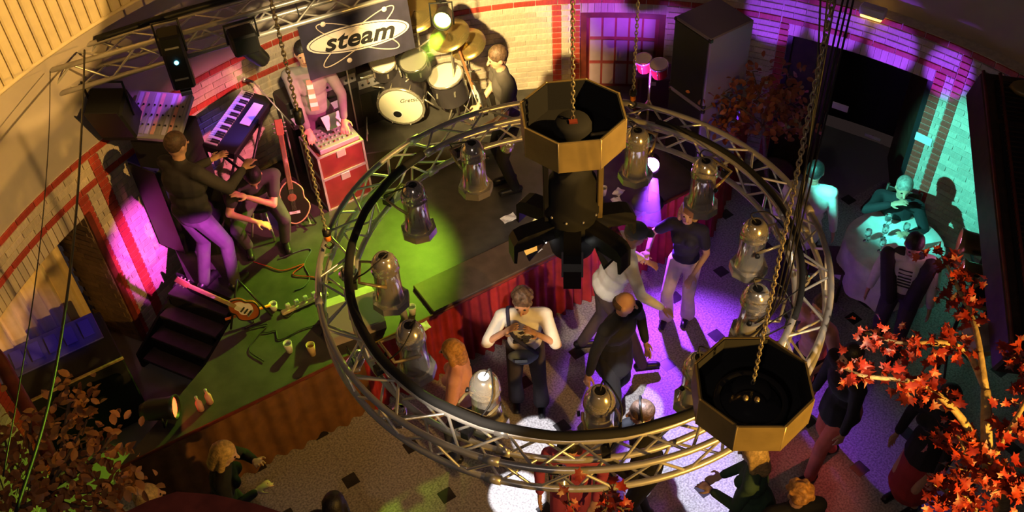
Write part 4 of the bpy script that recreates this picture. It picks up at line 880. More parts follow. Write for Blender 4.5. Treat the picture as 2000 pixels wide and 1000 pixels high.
for zz, fl_ in ((.86, 1), (.83, -1)): MB().lathe([(.001, .020 * fl_), (.03, .016 * fl_), (.05, .004 * fl_), (.17, -.006 * fl_), (.17, -.008 * fl_), (.04, 0)], 22, Matrix.Translation((0, 0, zz)) @ Matrix.Rotation(.12, 4, 'X')).build('cymbal', 'cymbal', o)
MB().tube([(0, 0, .06), (0, 0, 1.02)], .010, 6).build('rod', 'chrome', o)
for a in (.4, 2.5, 4.6): MB().tube([(0, 0, .34), (.20 * math.cos(a), .20 * math.sin(a), .012)], .009, 5).build('leg', 'chrome', o)
MB().box((.0, -.10, .03), (.07, .22, .015), R=rotm(.12, 0, 0)).build('pedal', 'chrome', o)
def micstand(label, px, py, z0, hgt, tilt, boom, ang, head_mat='alu'):
    p = at(px, py, z0); o = thing('microphone_stand', label, 'microphone stand', p, ang)
    for a in (0, 2.1, 4.2): MB().tube([(0, 0, .12), (.24 * math.cos(a), .24 * math.sin(a), .012)], .008, 5).build('foot', 'black', o)
    MB().tube([(0, 0, .08), (0, 0, hgt)], .010, 6).build('pole', 'alu', o)
    e = Vector((boom * math.cos(tilt), 0, hgt + boom * math.sin(tilt))); MB().tube([Vector((-.15 * math.cos(tilt), 0, hgt - .15 * math.sin(tilt))), e], .008, 6).build('boom', 'alu', o)
    m_ = MB().tube([e, e + Vector((.12, 0, -.03))], [.011, .017], 8).build('microphone', 'black', o); MB().ell(e + Vector((.15, 0, -.035)), (.027, .027, .027)).build('grille', head_mat, m_)
micstand('microphone stand with pink-lit boom beside the black guitar', 588, 372, SZ, 1.05, .55, .42, 2.4)
micstand('low microphone stand in front of the bass drum', 725, 300, SZ, .34, .3, .22, 1.6, 'cloth_pink')
micstand('microphone stand standing between the drums and the bass player', 900, 262, SZ, 1.15, -.35, .5, 2.8)
micstand('thin microphone stand behind the flight cases', 706, 292, SZ, 1.2, .2, .35, .6)
# ---------------------------------------------------------------- flight cases with small mixer and keyboard on top
mm('case_brown', (.20, .035, .025), .5, var=.15); mm('panel_grey', (.34, .32, .36), .4); mm('violet_light_tint', (.55, .50, .80), .35)  # violet light is painted into the key and strip colour
fcp = at(668, 372, SZ); FR = math.radians(31)
def fcase(label, z, hgt):
    o = thing('flight_case', label, 'flight case', (fcp.x, fcp.y, z), FR, 'flight cases behind the ring')
    MB().box((0, 0, hgt / 2), (.50, .42, hgt - .01), bev=.006).build('shell', 'case_brown', o)
    e = MB(); x, y, w2 = .25, .21, .022
    for sx in (-1, 1):
        for sy in (-1, 1): e.box((sx * x, sy * y, hgt / 2), (w2, w2, hgt))
        for zz in (.008, hgt - .008): e.box((sx * x, 0, zz), (w2, 2 * y, w2 * .7))
    for sy in (-1, 1):
        for zz in (.008, hgt - .008): e.box((0, sy * y, zz), (2 * x, w2, w2 * .7))
    e.build('edging', 'alu', o)
    MB().box((0, -.217, hgt - .05), (.10, .012, .09), bev=.004).build('latch', 'alu_bright', o)
    for sx in (-1, 1): MB().box((sx * .256, 0, hgt * .55), (.008, .14, .08), bev=.003).build('handle', 'alu', o)
fcase('red-brown flight case at the bottom of the stack', SZ, .42); fcase('red-brown flight case on top of the stack', SZ + .42, .30)
zt = SZ + .72
o = thing('small_mixer', 'small mixing desk with knobs on the flight cases', 'mixer', (fcp.x + .02, fcp.y + .0, zt), FR)
MB().box((0, 0, .03), (.44, .34, .06), R=rotm(.08, 0, 0), bev=.006).build('case', 'panel_grey', o)
for i in range(8):
    for j in range(4): MB().lathe([(.001, .014), (.010, .012), (.011, 0)], 8, Matrix.Translation((-.18 + .05 * i, -.12 + .06 * j, .062 + .08 * (-.12 + .06 * j)))).build('knob', 'alu' if (i + j) % 3 else 'case_brown', o)
o = thing('sheet_stand', 'white lit note sheet standing over the small mixer', 'sheet', (fcp.x + .05, fcp.y + .04, zt + .07), FR)
MB().box((0, 0, .12), (.20, .006, .15), R=rotm(-.9, 0, 0)).build('sheet', 'paper', o); MB().tube([(0, .02, .0), (0, .04, .14)], .012, 6).build('post', 'alu', o)
o = thing('small_keyboard', 'violet-lit small keyboard on the flight cases under the hands', 'keyboard', (fcp.x - .16, fcp.y + .30, zt - .02), FR)
MB().box((0, 0, .12), (.60, .20, .06), bev=.008).build('case', 'black', o); MB().box((0, -.03, .152), (.54, .11, .006)).build('keybed', 'violet_light_tint', o)
for sx in (-1, 1): MB().tube([(sx * .2, 0, .09), (-sx * .2, 0, -(zt - .02 - SZ) + .01)], .014, 6).build('stand_leg', 'black', o)
# ---------------------------------------------------------------- keyboards at stage left
k0, k1 = at(428, 288, 2.02), at(500, 186, 2.02); kd = (k1 - k0); ka = math.atan2(kd.y, kd.x); kl_ = kd.length
o = thing('stage_keyboard', 'long stage keyboard with violet-lit keys in front of the player', 'keyboard', ((k0.x + k1.x) / 2, (k0.y + k1.y) / 2, SZ), ka)
kz = 2.02 - SZ
cs = MB().box((0, .0, kz - .04), (kl_ + .06, .34, .09), R=rotm(.18, 0, 0), bev=.012).build('case', 'black', o)
mm('white_key', (.72, .70, .78), .3)
nk_ = 28
for i in range(nk_): MB().box((-kl_ / 2 + kl_ * (i + .5) / nk_, .085, kz + .024), (kl_ / nk_ - .003, .13, .016), R=rotm(.18, 0, 0)).build('white_key', 'white_key', o)
for i in range(nk_):
    if i % 7 not in (2, 6): MB().box((-kl_ / 2 + kl_ * (i + 1) / nk_, .055, kz + .030), (kl_ / nk_ * .5, .08, .02), R=rotm(.18, 0, 0)).build('black_key', 'black', o)
MB().box((.12, -.09, kz + .002), (kl_ * .4, .10, .006), R=rotm(.18, 0, 0)).build('control_panel', 'white_key', o)
for sx in (-1, 1):
    MB().tube([(sx * .35, -.1, kz - .10), (-sx * .35, .1, .012)], .016, 6).build('stand_leg', 'black', o); MB().tube([(sx * .35, .1, kz - .10), (-sx * .35, .3, .012)], .016, 6).build('stand_leg', 'black', o)
mp = at(306, 214, 2.56); o = thing('mixing_console', 'tilted mixing console with pink-lit channel strips on a tall rack', 'mixer', (mp.x, mp.y, SZ), math.radians(-12))
hz = 2.48 - SZ
MB().box((0, 0, hz / 2 - .06), (.50, .40, hz - .12), bev=.01).build('rack', 'black_matte', o)
cs = MB().box((0, 0, hz), (.54, .50, .06), R=rotm(.35, 0, 0), bev=.01).build('console', 'panel_grey', o)
for i in range(9): MB().box((-.22 + .055 * i, -.0, hz + .032), (.035, .44, .008), R=rotm(.35, 0, 0)).build('channel_strip', ['violet_light_tint', 'panel_grey', 'cloth_pink'][(i * 2) % 3], cs)  # pink and violet light painted as strip colours
for i in range(9):
    for j in range(3): MB().ell((-.22 + .055 * i, -.12 + .1 * j, hz + .036 - .036 + .035 * j), (.010, .010, .010), n=6, k=4).build('knob', 'black', cs)
bp_ = at(300, 296, 2.05); o = thing('equipment_case', 'blue-lit black equipment case beside the keyboard player', 'equipment case', (bp_.x, bp_.y, SZ), math.radians(-30))
mm('blue_light_tint', (.05, .04, .35), .4); MB().box((0, 0, .55), (.36, .40, 1.10), bev=.012).build('body', 'black', o); MB().box((0, 0, 1.11), (.35, .39, .02), R=rotm(0, .05, 0)).build('lid', 'blue_light_tint', o)  # blue light is put into the colour of lid and panels
for i in range(3): MB().box((.182, -.12 + .12 * i, .8), (.006, .09, .10)).build('panel', 'blue_light_tint', o)
# black side drape hiding the stage wing
dp = [at(405, 500, SZ), at(352, 415, SZ + .25), at(292, 318, SZ + .45)]
dr = MB(); vs = []; fs = []
P0, P1 = Vector((dp[0].x, dp[0].y, SZ)), Vector((at(300, 330, 1.5).x, at(300, 330, 1.5).y, SZ)); nn = Vector((-(P1 - P0).y, (P1 - P0).x, 0)).normalized()
for i in range(31):
    b = P0 + (P1 - P0) * i / 30 + nn * .025 * math.sin(i * 1.3); vs += [b, b + Vector((0, 0, .35 + .45 * (i / 30)))]
fs = [(2 * i, 2 * i + 2, 2 * i + 3, 2 * i + 1) for i in range(30)]
dr.add(vs, fs, 0, True); dr.add([Vector(v) + nn * .01 for v in vs], [tuple(reversed(f)) for f in fs], 0, True)
dr.build('side_drape', 'cloth_black', None, 'black cloth hanging along the left wing of the stage', 'drape')
st_ = at(497, 410, SZ); o = thing('stool', 'low round black stool under the bending musician', 'stool', (PEOPLE['person in a dark tee bending forward on a stool with forearms crossed']['o'].location.x, PEOPLE['person in a dark tee bending forward on a stool with forearms crossed']['o'].location.y, SZ))
MB().lathe([(.001, .44), (.14, .44), (.15, .42), (.15, .39), (.001, .39)], 18).build('seat', 'black', o)
for a in (0.5, 2.1, 3.6, 5.2): MB().tube([(.08 * math.cos(a), .08 * math.sin(a), .39), (.18 * math.cos(a), .18 * math.sin(a), .01)], .012, 6).build('leg', 'alu', o)
# ---------------------------------------------------------------- guitars
def outline(w1, w2, L, waist, n=40):
    pts = []
    for i in range(n):
        t = 2 * PI * i / n; y = -math.cos(t) * L / 2; s = (y / L + .5)
        w_ = (w1 * math.sin(PI * min(1, s * 1.25 / 1.0) ) if s < .5 else w2) if False else 0
        prof = max(0, math.sin(PI * s)) ** .55; bw = w1 + (w2 - w1) * s; bw -= waist * math.exp(-((s - .60) / .13) ** 2)
        pts.append((bw / 2 * prof * (1 if t < PI else -1), y))
    return pts
def guitar(name, label, base, yaw, tilt, roll, body, w, body_mat, face_mat, edge_mat, neck_mat, acoustic, scale=1.0):
    o = thing(name, label, 'guitar', base, 0, rot=None)
    Rg = Matrix.Rotation(yaw, 4, 'Z') @ Matrix.Rotation(roll, 4, 'Y') @ Matrix.Rotation(tilt, 4, 'X'); o.matrix_world = Matrix.Translation(base) @ Rg
    Up = Matrix.Translation((0, 0, body / 2)) @ Matrix.Rotation(PI / 2, 4, 'X')       # outline plane upright, face towards -y
    ol = outline(w * .98, w * .76, body, w * .22); th = .10 if acoustic else .045
    MB().prism(ol, -th / 2, th / 2, Up).build('body', body_mat, o)
    MB().prism([(x * .95, y * .95) for x, y in ol], th / 2, th / 2 + .003, Up).build('face', face_mat, o)
    MB().tube([Up @ Vector((x, y, th / 2)) for x, y in ol], .008, 5, closed=True).build('binding', edge_mat, o)
    y0 = -th / 2 - .008
    MB().box((0, y0, body + .13 + .09), (.052, .022, .62), bev=.005).build('neck', neck_mat, o)
    hd = MB().box((0, y0 + .01, body + .60), (.078, .018, .16), R=rotm(-.15, 0, 0), bev=.006).build('headstock', neck_mat, o)
    for sx in (-1, 1):
        for q in range(3): MB().ell((sx * .052, y0 + .01, body + .55 + .045 * q), (.016, .008, .010), n=6, k=5).build('tuning_peg', 'chrome', hd)
    MB().box((0, y0 - .0, body * .27), (.11, .014, .028), bev=.003).build('bridge', 'white' if acoustic else 'chrome', o)
    if acoustic: MB().disc((0, 0, th / 2 + .0045), .045, 18, Up @ Matrix.Translation((0, .06, 0))).build('sound_hole', neck_mat, o)
    else:
        MB().prism([(x * .62 + .02, y * .62 + .02) for x, y in ol], th / 2 + .002, th / 2 + .006, Up).build('pickguard', 'white', o)
        for q in (.30, .42, .54): MB().box((0, -th / 2 - .010, body * q), (.075, .012, .018)).build('pickup', 'black', o)
    for q in range(6): MB().tube([(-.02 + .008 * q, y0 - .014, body * .27), (-.014 + .0056 * q, y0 - .013, body + .52)], .0012, 3).build('string', 'chrome', o)
    return o
mm('guitar_black', (.018, .014, .012), .2); mm('binding_cream', (.62, .45, .22), .5); mm('neck_wood', (.30, .12, .05), .45, var=.2); mm('sunburst', (.45, .14, .03), .25, col2=(.20, .03, .02), scale=3)
gb = at(580, 446, SZ); guitar('acoustic_guitar', 'black acoustic guitar with cream binding on a floor stand', gb + Vector((0, .05, .06)), math.radians(14), -.20, .06, .50, .38, 'guitar_black', 'guitar_black', 'binding_cream', 'neck_wood', True)
o = thing('guitar_stand', 'black guitar stand holding the acoustic guitar', 'guitar stand', (gb.x, gb.y + .1, SZ), math.radians(14))
for sx in (-1, 1): MB().tube([(0, .1, .45), (sx * .18, -.10, .012)], .010, 6).build('leg', 'black', o); MB().tube([(sx * .10, 0, .10), (sx * .12, -.14, .05), (sx * .12, -.15, .08)], .010, 6).build('cradle', 'alu', o)
MB().tube([(0, .1, .45), (0, .22, .012)], .010, 6).build('leg', 'black', o)
gb = at(508, 632, SZ); guitar('electric_guitar', 'sunburst electric guitar with white pickguard leaning at the stage steps', gb + Vector((0, .02, .10)), math.radians(24), -.22, -.74, .40, .33, 'sunburst', 'sunburst', 'cloth_black', 'neck_wood', False).scale = (.8, .8, .8)
o = thing('guitar_stand', 'small black stand under the leaning electric guitar', 'guitar stand', (gb.x - .12, gb.y + .12, SZ), math.radians(20))
for sx in (-1, 1): MB().tube([(0, .08, .42), (sx * .20, -.12, .012)], .012, 6).build('leg', 'black', o)
MB().tube([(-.22, -.06, .10), (.22, -.06, .10)], .014, 6).build('rest', 'orange', o)
# bass of the player at the back
q = PEOPLE['person in a grey tee playing a black bass at the back of the stage']; ob = q['o']; bpz = ob.matrix_basis @ (q['P'] + Vector((.10, .20, -.02)))
fwd = math.radians(196)
guitar('bass_guitar', 'black bass guitar held by the player at the back of the stage', bpz, fwd + PI / 2, .0, -1.25, .42, .32, 'guitar_black', 'guitar_black', 'cloth_black', 'neck_wood', False)
# ---------------------------------------------------------------- amplifiers along the back wall, loudspeakers, percussion
mm('tolex_black', (.03, .026, .028), .6, var=.2); mm('tolex_cream', (.62, .50, .34), .7, var=.15, scale=20); mm('grille_cloth', (.42, .32, .24), .8, var=.2, scale=60); mm('case_violet_lit', (.20, .17, .30), .5)  # violet light on the loudspeakers is put into their case colour
labs = ['black amplifier against the wall behind the keyboard, leftmost of three', 'taller black amplifier in the middle of three behind the truss', 'black amplifier nearest the banner against the back wall']
for i, (a, hh, ww) in enumerate(((124.5, .95, .44), (119.6, 1.1, .42), (114.9, .95, .42))):
    o = thing('amplifier', labs[i], 'amplifier', wp(a, 4.86, SZ), math.radians(a - 90), 'amplifiers along the back wall')
    MB().box((0, 0, hh / 2), (ww, .30, hh), bev=.012).build('cabinet', 'tolex_black', o); MB().box((0, -.155, hh * .40), (ww * .88, .01, hh * .66)).build('grille', 'black', o)
    pn = MB().box((0, -.155, hh * .86), (ww * .88, .012, .10)).build('control_panel', 'panel_grey', o)
    for k_ in range(5): MB().ell((-ww * .34 + ww * .17 * k_, -.166, hh * .86), (.014, .012, .014), n=8, k=5).build('knob', 'black', pn)
    MB().tube([(-.08, 0, hh), (-.07, 0, hh + .03), (.07, 0, hh + .03), (.08, 0, hh)], .010, 5).build('handle', 'black', o)
pp = [at(1350, 97, 2.3), at(1306, 48, 2.3)]; pc = Vector((2.10, 8.52, SZ)); pa_ang = math.radians(-58)
for i, (z, hh, lab) in enumerate(((SZ, .88, 'large violet-lit loudspeaker at the bottom of the stack by the tree'), (SZ + .88, .84, 'large violet-lit loudspeaker on top of the stack by the tree'))):
    o = thing('loudspeaker', lab, 'loudspeaker', (pc.x, pc.y, z), pa_ang, 'loudspeaker stack at stage right')
    MB().box((0, 0, hh / 2), (.52, .56, hh - .006), bev=.012).build('cabinet', 'case_violet_lit', o); MB().box((0, -.285, hh / 2), (.47, .012, hh - .06)).build('grille', 'black', o)
    for zz in (.2, .75): MB().box((-.263, -.05, hh * zz), (.008, .10, .05), bev=.003).build('handle', 'black', o)
    for sx in (-1, 1):
        for zz in (.03, hh - .03): MB().box((sx * .245, -.265, zz), (.04, .04, .04), bev=.006).build('corner', 'black', o)
pp = at(1272, 120, 1.80); o = thing('bongos', 'pair of red bongo drums on a stand beside the loudspeakers', 'bongos', (pp.x, pp.y, SZ), math.radians(-38))
mm('bongo_red', (.55, .03, .03), .25, .2)
for sx, r in ((-.095, .085), (.095, .095)):
    Tm = Matrix.Translation((sx, 0, .90)) @ Matrix.Rotation(.2, 4, 'X')
    b_ = MB().lathe([(r * .84, -.16), (r * .98, -.05), (r, 0)], 18, Tm).build('shell', 'bongo_red', o); MB().disc((0, 0, .004), r * .96, 18, Tm).build('skin', 'drum_head', b_); MB().lathe([(r * .95, .0), (r * 1.07, .008), (r * 1.07, -.022), (r, -.022)], 18, Tm).build('rim', 'chrome', b_)
    for k_ in range(5):
        a = 2 * PI * k_ / 5; MB().tube([Tm @ Vector((r * 1.06 * math.cos(a), r * 1.06 * math.sin(a), -.01)), Tm @ Vector((r * .95 * math.cos(a), r * .95 * math.sin(a), -.15))], .005, 5).build('tension_rod', 'chrome', b_)
MB().tube([(0, 0, .10), (0, 0, .80)], .014, 6).build('pole', 'chrome', o)
for a in (0, 2.1, 4.2): MB().tube([(0, 0, .40), (.28 * math.cos(a), .28 * math.sin(a), .012)], .010, 6).build('leg', 'chrome', o)
dc = at(1272, 205, SZ); o = thing('percussion_case', 'dark wine red case standing under the bongos', 'equipment case', (dc.x + .0, dc.y, SZ), math.radians(-12))
mm('case_wine', (.06, .012, .02), .5); MB().box((0, 0, .24), (.40, .32, .48), bev=.015).build('body', 'case_wine', o); MB().box((0, -.165, .42), (.08, .012, .05), bev=.004).build('latch', 'alu', o)
# violet beam lantern on a low stand
o = thing('violet_lantern', 'lantern throwing a glaring violet beam at the stage front', 'stage light', (P_VIOL.x, P_VIOL.y, SZ), 0); lv = P_VIOL - Vector((P_VIOL.x, P_VIOL.y, SZ))
T = Matrix.Translation(lv) @ look(Vector((.4, 3.0, 3.6)) - P_VIOL).to_4x4()
MB().lathe([(.001, -.22), (.06, -.21), (.08, -.16), (.085, -.02), (.095, .03), (.085, .03), (.075, -.04)], 16, T).build('can', 'black', o); MB().disc((0, 0, -.01), .078, 20, T).build('lens', 'lamp_violet', o)
MB().tube([(0, .04, .012), (0, .04, lv.z - .1)], .014, 6).build('pole', 'black', o); MB().lathe([(.001, .02), (.16, .018), (.17, 0)], 16, Matrix.Translation((0, .04, 0))).build('base', 'black', o)
# ---------------------------------------------------------------- clutter on the stage
mw_ = at(690, 632, SZ); o = thing('stage_monitor', 'grey and pink-lit wedge monitor on the stage front', 'loudspeaker', (mw_.x, mw_.y, SZ), math.radians(22)); mm('monitor_grey', (.42, .36, .36), .7, var=.1)
MB().add([(-.27, -.19, 0), (.27, -.19, 0), (.27, .20, 0), (-.27, .20, 0), (-.27, -.19, .10), (.27, -.19, .10), (.27, .06, .27), (-.27, .06, .27), (.27, .20, .22), (-.27, .20, .22)], [(3, 2, 1, 0), (0, 1, 5, 4), (4, 5, 6, 7), (7, 6, 8, 9), (2, 3, 9, 8), (1, 2, 8, 6, 5), (0, 4, 7, 9, 3)]).build('cabinet', 'monitor_grey', o)
MB().add([(-.25, -.183, .112), (.25, -.183, .112), (.25, .045, .268), (-.25, .045, .268)], [(0, 1, 2, 3)]).build('grille', 'panel_grey', o)
p0, p1 = at(550, 612, SZ + .02), at(640, 572, SZ + .02); o = thing('power_strip', 'long power strip with plugs lying on the green stage', 'power strip', ((p0 + p1) / 2 - Vector((0, 0, .02))), math.atan2((p1 - p0).y, (p1 - p0).x))
MB().box((0, 0, .02), ((p1 - p0).length, .05, .035), bev=.005).build('strip', 'tolex_cream', o)
for i in range(5): MB().box((-.16 + .09 * i, .02, .06), (.045, .04, .055), bev=.008).build('plug', 'alu', o)
for i, (px, py, lab, mt, h_) in enumerate(((566, 686, 'pale plastic cup on the green stage, left of two', 'sign_white', .12), (611, 692, 'amber drink glass on the green stage, right of two', 'binding_cream', .14), (536, 604, 'small pale box-shaped cup beside the guitar', 'white', .08), (790, 622, 'glass bottle at the stage edge below the left lantern', 'panel_grey', .20), (806, 612, 'small jar at the stage edge by the bottle', 'sign_white', .10), (1178, 380, 'white cup on the stage near the violet lantern', 'white', .10))):
    p = at(px, py, SZ); o = thing('cup' if i != 3 else 'bottle', lab, 'cup' if i != 3 else 'bottle', p)
    if i == 3: MB().lathe([(.001, 0), (.035, 0), (.035, .12), (.014, .16), (.014, .21), (.001, .21)], 12).build('glass', mt, o)
    else: MB().lathe([(.001, 0), (.030, 0), (.042, h_), (.038, h_), (.028, .01), (.001, .01)], 14).build('cup_wall', mt, o); MB().disc((0, 0, h_ * .7), .036, 14).build('drink', 'sunburst' if i == 1 else 'panel_grey', o)
def sheet(px, py, z, wd, ht, rz, lab, mt='paper'):
    p = at(px, py, z); o = MB(); n_ = 5
    vs = [((i / n_ - .5) * wd, (j / n_ - .5) * ht, .004 + .006 * math.sin(i * 1.7 + j)) for j in range(n_ + 1) for i in range(n_ + 1)]
    fs = [(j * (n_ + 1) + i, j * (n_ + 1) + i + 1, (j + 1) * (n_ + 1) + i + 1, (j + 1) * (n_ + 1) + i) for j in range(n_) for i in range(n_)]
    o.add(vs, fs, 0); o.add([(x, y, z_ - .0015) for x, y, z_ in vs], [tuple(reversed(f)) for f in fs], 0)
    return o.build('paper_sheet', mt, None, lab, 'paper', loc=(p.x, p.y, z + .004), rot=(0, 0, rz))
sheet(994, 427, SZ, .16, .10, .5, 'white set list lying alone on the dark stage floor')
sheet(1208, 376, SZ, .12, .09, .9, 'crumpled pale sheet on the stage beside the violet beam'); sheet(1205, 394, SZ, .10, .12, .3, 'second crumpled pale sheet nearer the stage edge', 'cloth_white')
sheet(1045, 490, SZ + .041, .14, .08, .6, 'pale sheets on the dark board under the mirror unit'); sheet(825, 640, SZ, .14, .10, .5, 'white sheet at the stage edge by the left front lantern')
rr = random.Random(11)
for i in range(5):
    c = at(520 + rr.uniform(-60, 60), 560 + rr.uniform(-60, 120), SZ); pts = [c]
    for k_ in range(6): pts.append(pts[-1] + Vector((rr.uniform(-.1, .22), rr.uniform(-.2, .12), 0)))
    pts = [Vector((p.x, p.y, SZ + .007 + .002 * i)) for p in pts]
    MB().tube(spline(pts, 6), .006, 5).build('floor_cable', ['cable', 'jeans', 'cable', 'cloth_red', 'cable'][i], None, ['thin black cable curling over the stage near the steps', 'bluish cable curling past the electric guitar', 'black cable looping between the two guitars', 'dark red cable on the green stage floor', 'black cable trailing towards the stage front'][i], 'cable')
rp_ = at(345, 797, SZ + .12); o = thing('floor_lantern', 'black floor lantern with glowing red lens at the left stage end', 'stage light', (rp_.x, rp_.y, SZ), math.radians(-5))
T = Matrix.Translation((-.02, 0, .13)) @ look(Vector((1, .12, .05))).to_4x4()
MB().lathe([(.001, -.30), (.06, -.29), (.095, -.22), (.10, -.03), (.115, .02), (.10, .02), (.09, -.05)], 16, T).build('can', 'black', o); MB().disc((0, 0, -.005), .092, 20, T).build('lens', 'lamp_red', o)
MB().tube([(-.1, -.11, .12), (-.1, -.13, .012), (-.1, .13, .012), (-.1, .11, .12)], .010, 6).build('yoke', 'black', o)
for px, py, lab in ((393, 800, 'small pale bottle in front of the red floor lantern'), (411, 786, 'second small bottle beside the red floor lantern')):
    p = at(px, py, SZ); o = thing('bottle', lab, 'bottle', p); MB().lathe([(.001, 0), (.03, 0), (.03, .10), (.012, .14), (.012, .18), (.001, .18)], 12).build('glass', 'cloth_pink', o); MB().lathe([(.001, .19), (.014, .188), (.014, .175)], 10).build('cap', 'alu', o)
# ---------------------------------------------------------------- autumn trees
def leaf_mesh(name, mt, L, maple=True):
    if maple:
        pts = [(0, 0), (.16, .10), (.42, .04), (.33, .22), (.55, .42), (.30, .44), (.26, .60), (.12, .58), (0, 1.0), (-.12, .58), (-.26, .60), (-.30, .44), (-.55, .42), (-.33, .22), (-.42, .04), (-.16, .10)]
    else: pts = [(0, 0), (.20, .18), (.30, .45), (.24, .75), (0, 1.0), (-.24, .75), (-.30, .45), (-.20, .18)]
    vs = [(x * L, y * L, abs(x) * L * .35 - y * y * L * .18) for x, y in pts] + [(0, .45 * L, 0)]
    n = len(pts); mb = MB(); mb.add(vs, [(i, (i + 1) % n, n) for i in range(n)], 0, True)
    return mb.mesh(name, mt)
def tree(name, label, base, branches, leaf, n_single, n_rest, spread, bark, rng, thick=.05, toward=(0, -.4, .9), rest_sc=1.0, pot=True):
    o = thing(name, label, 'tree', base); B0 = Vector(base); ends = []
    for i, (pts, r0, r1) in enumerate(branches):
        P = spline([Vector(p) - B0 for p in pts], 6); k = len(P)
        MB().tube(P, [r0 + (r1 - r0) * j / (k - 1) for j in range(k)], 7).build('trunk' if i == 0 else 'branch', bark, o)
        if i > 0 or len(branches) == 1: ends.append(P[len(P) // 3:])
    def place():
        P = rng.choice(ends); c = rng.choice(P) + Vector((rng.gauss(0, spread), rng.gauss(0, spread), rng.gauss(0, spread * .7)))
        nrm = (Vector(toward) + Vector((rng.uniform(-.9, .9), rng.uniform(-.9, .9), rng.uniform(-.6, .6)))).normalized()
        q = nrm.to_track_quat('Z', 'Y').to_matrix().to_4x4() @ Matrix.Rotation(rng.uniform(0, 6.28), 4, 'Z')
        return Matrix.Translation(c) @ q @ Matrix.Scale(rng.uniform(.65, 1.25), 4)
    tw = MB(); rest = MB(); lv = [tuple(v.co) for v in leaf.vertices]; lf = [tuple(p.vertices) for p in leaf.polygons]
    for i in range(n_single): inst('leaf', leaf, o, mw=place())
    for i in range(n_rest):
        m_ = place() @ Matrix.Scale(rest_sc, 4); rest.add([m_ @ Vector(v) for v in lv], lf, 0, True)
    if n_rest: r = rest.build('foliage', leaf.materials[0], o, kind='stuff')
    for i in range(26):
        P = rng.choice(ends); c = rng.choice(P); tw.tube([c, c + Vector((rng.gauss(0, spread), rng.gauss(0, spread), rng.gauss(0, spread * .7)))], [.006, .003], 5)
    t_ = tw.build('twigs', bark, o); t_['kind'] = 'stuff'
    if pot: MB().lathe([(.001, .0), (.20, .0), (.25, .38), (.26, .40), (.22, .40), (.21, .34), (.001, .34)], 18).build('pot', 'wood_dark', o)
    return o
rng = random.Random(21)
red_leaf = leaf_mesh('leaf', 'leaf_red', .070); brown_leaf = leaf_mesh('leaf', 'leaf_brown', .075, False); back_leaf = leaf_mesh('leaf', 'leaf_rust', .075, False)
# red tree at the right
b0 = at(1985, 1000, 1.2); b0.z = 0
J = at(1930, 905, 3.0); K = at(1925, 760, 3.35)
tree('red_maple', 'tall red-leaved maple with pale yellow branches at the lower right', b0, [
    ((b0, b0 * .5 + J * .5 + Vector((.05, 0, .4)), J, K), .055, .028),
    ((J, at(1880, 820, 3.25), at(1830, 770, 3.4), at(1780, 745, 3.45), at(1690, 735, 3.45), at(1650, 720, 3.4)), .026, .008),
    ((K, at(1890, 690, 3.4), at(1840, 668, 3.5), at(1760, 670, 3.45), at(1690, 650, 3.4)), .022, .007),
    ((K, at(1905, 640, 3.5), at(1870, 560, 3.5), at(1840, 500, 3.45)), .022, .007),
    ((J, at(1960, 860, 3.3), at(2010, 760, 3.4), at(1990, 690, 3.4)), .02, .008),
    ((J, at(1905, 930, 3.1), at(1870, 850, 3.2), at(1850, 870, 3.1)), .018, .006),
    ((J, at(1960, 935, 3.1), at(1990, 960, 3.2)), .016, .006),
    ((b0 * .4 + J * .6, at(1900, 985, 2.8), at(1860, 950, 2.9), at(1840, 985, 2.9)), .018, .007)],
    red_leaf, 300, 380, .052, 'bark', rng)
# brown tree at the left
b1 = at(60, 1040, 1.0); b1.z = 0; J = at(90, 960, 2.2)
tree('brown_beech', 'brown-leaved artificial beech at the lower left corner', b1, [
    ((b1, b1 * .5 + J * .5, J), .05, .03), ((J, at(120, 880, 2.5), at(135, 790, 2.7), at(150, 775, 2.7)), .022, .007), ((J, at(180, 900, 2.5), at(225, 840, 2.6)), .02, .007),
    ((J, at(60, 880, 2.5), at(60, 820, 2.6)), .02, .007), ((J, at(190, 960, 2.4), at(255, 950, 2.5)), .02, .007), ((J, at(30, 930, 2.4), at(10, 860, 2.5)), .02, .007), ((J, at(130, 985, 2.4), at(230, 1000, 2.4)), .02, .007), ((J, at(40, 990, 2.3), at(-10, 960, 2.3)), .02, .007), ((J, at(110, 930, 2.5), at(170, 820, 2.6)), .02, .007)],
    brown_leaf, 300, 420, .10, 'bark_dark', rng)
# dark orange tree in front of the loudspeakers
b2 = at(1500, 385, 0); J = at(1490, 245, 1.55)
tree('orange_beech', 'slender tree with dull orange leaves between loudspeakers and doorway', b2, [
    ((b2, b2 * .5 + J * .5, J), .03, .02), ((J, at(1440, 205, 1.8), at(1390, 175, 1.9)), .014, .005), ((J, at(1480, 180, 1.9), at(1470, 140, 2.0)), .014, .005), ((J, at(1530, 200, 1.8), at(1545, 150, 1.95)), .014, .005), ((J, at(1430, 235, 1.6), at(1420, 245, 1.6)), .012, .005), ((J, at(1530, 250, 1.6), at(1560, 225, 1.7)), .012, .005)],
    back_leaf, 0, 620, .11, 'bark_dark', rng)
# red sprigs poking up at the bottom
b3 = at(1150, 1045, 2.9); b3.z = 0; J = at(1150, 1030, 2.9)
tree('red_maple', 'red maple tips poking up in front of the ring at the bottom edge', b3, [((b3, b3 * .5 + J * .5, J), .03, .02), ((J, at(1120, 1000, 3.3), at(1105, 955, 3.45)), .012, .004), ((J, at(1180, 1000, 3.3), at(1200, 945, 3.45)), .012, .004), ((J, at(1215, 1000, 3.3), at(1190, 985, 3.35)), .012, .004)],
    red_leaf, 34, 0, .028, 'bark_dark', rng)
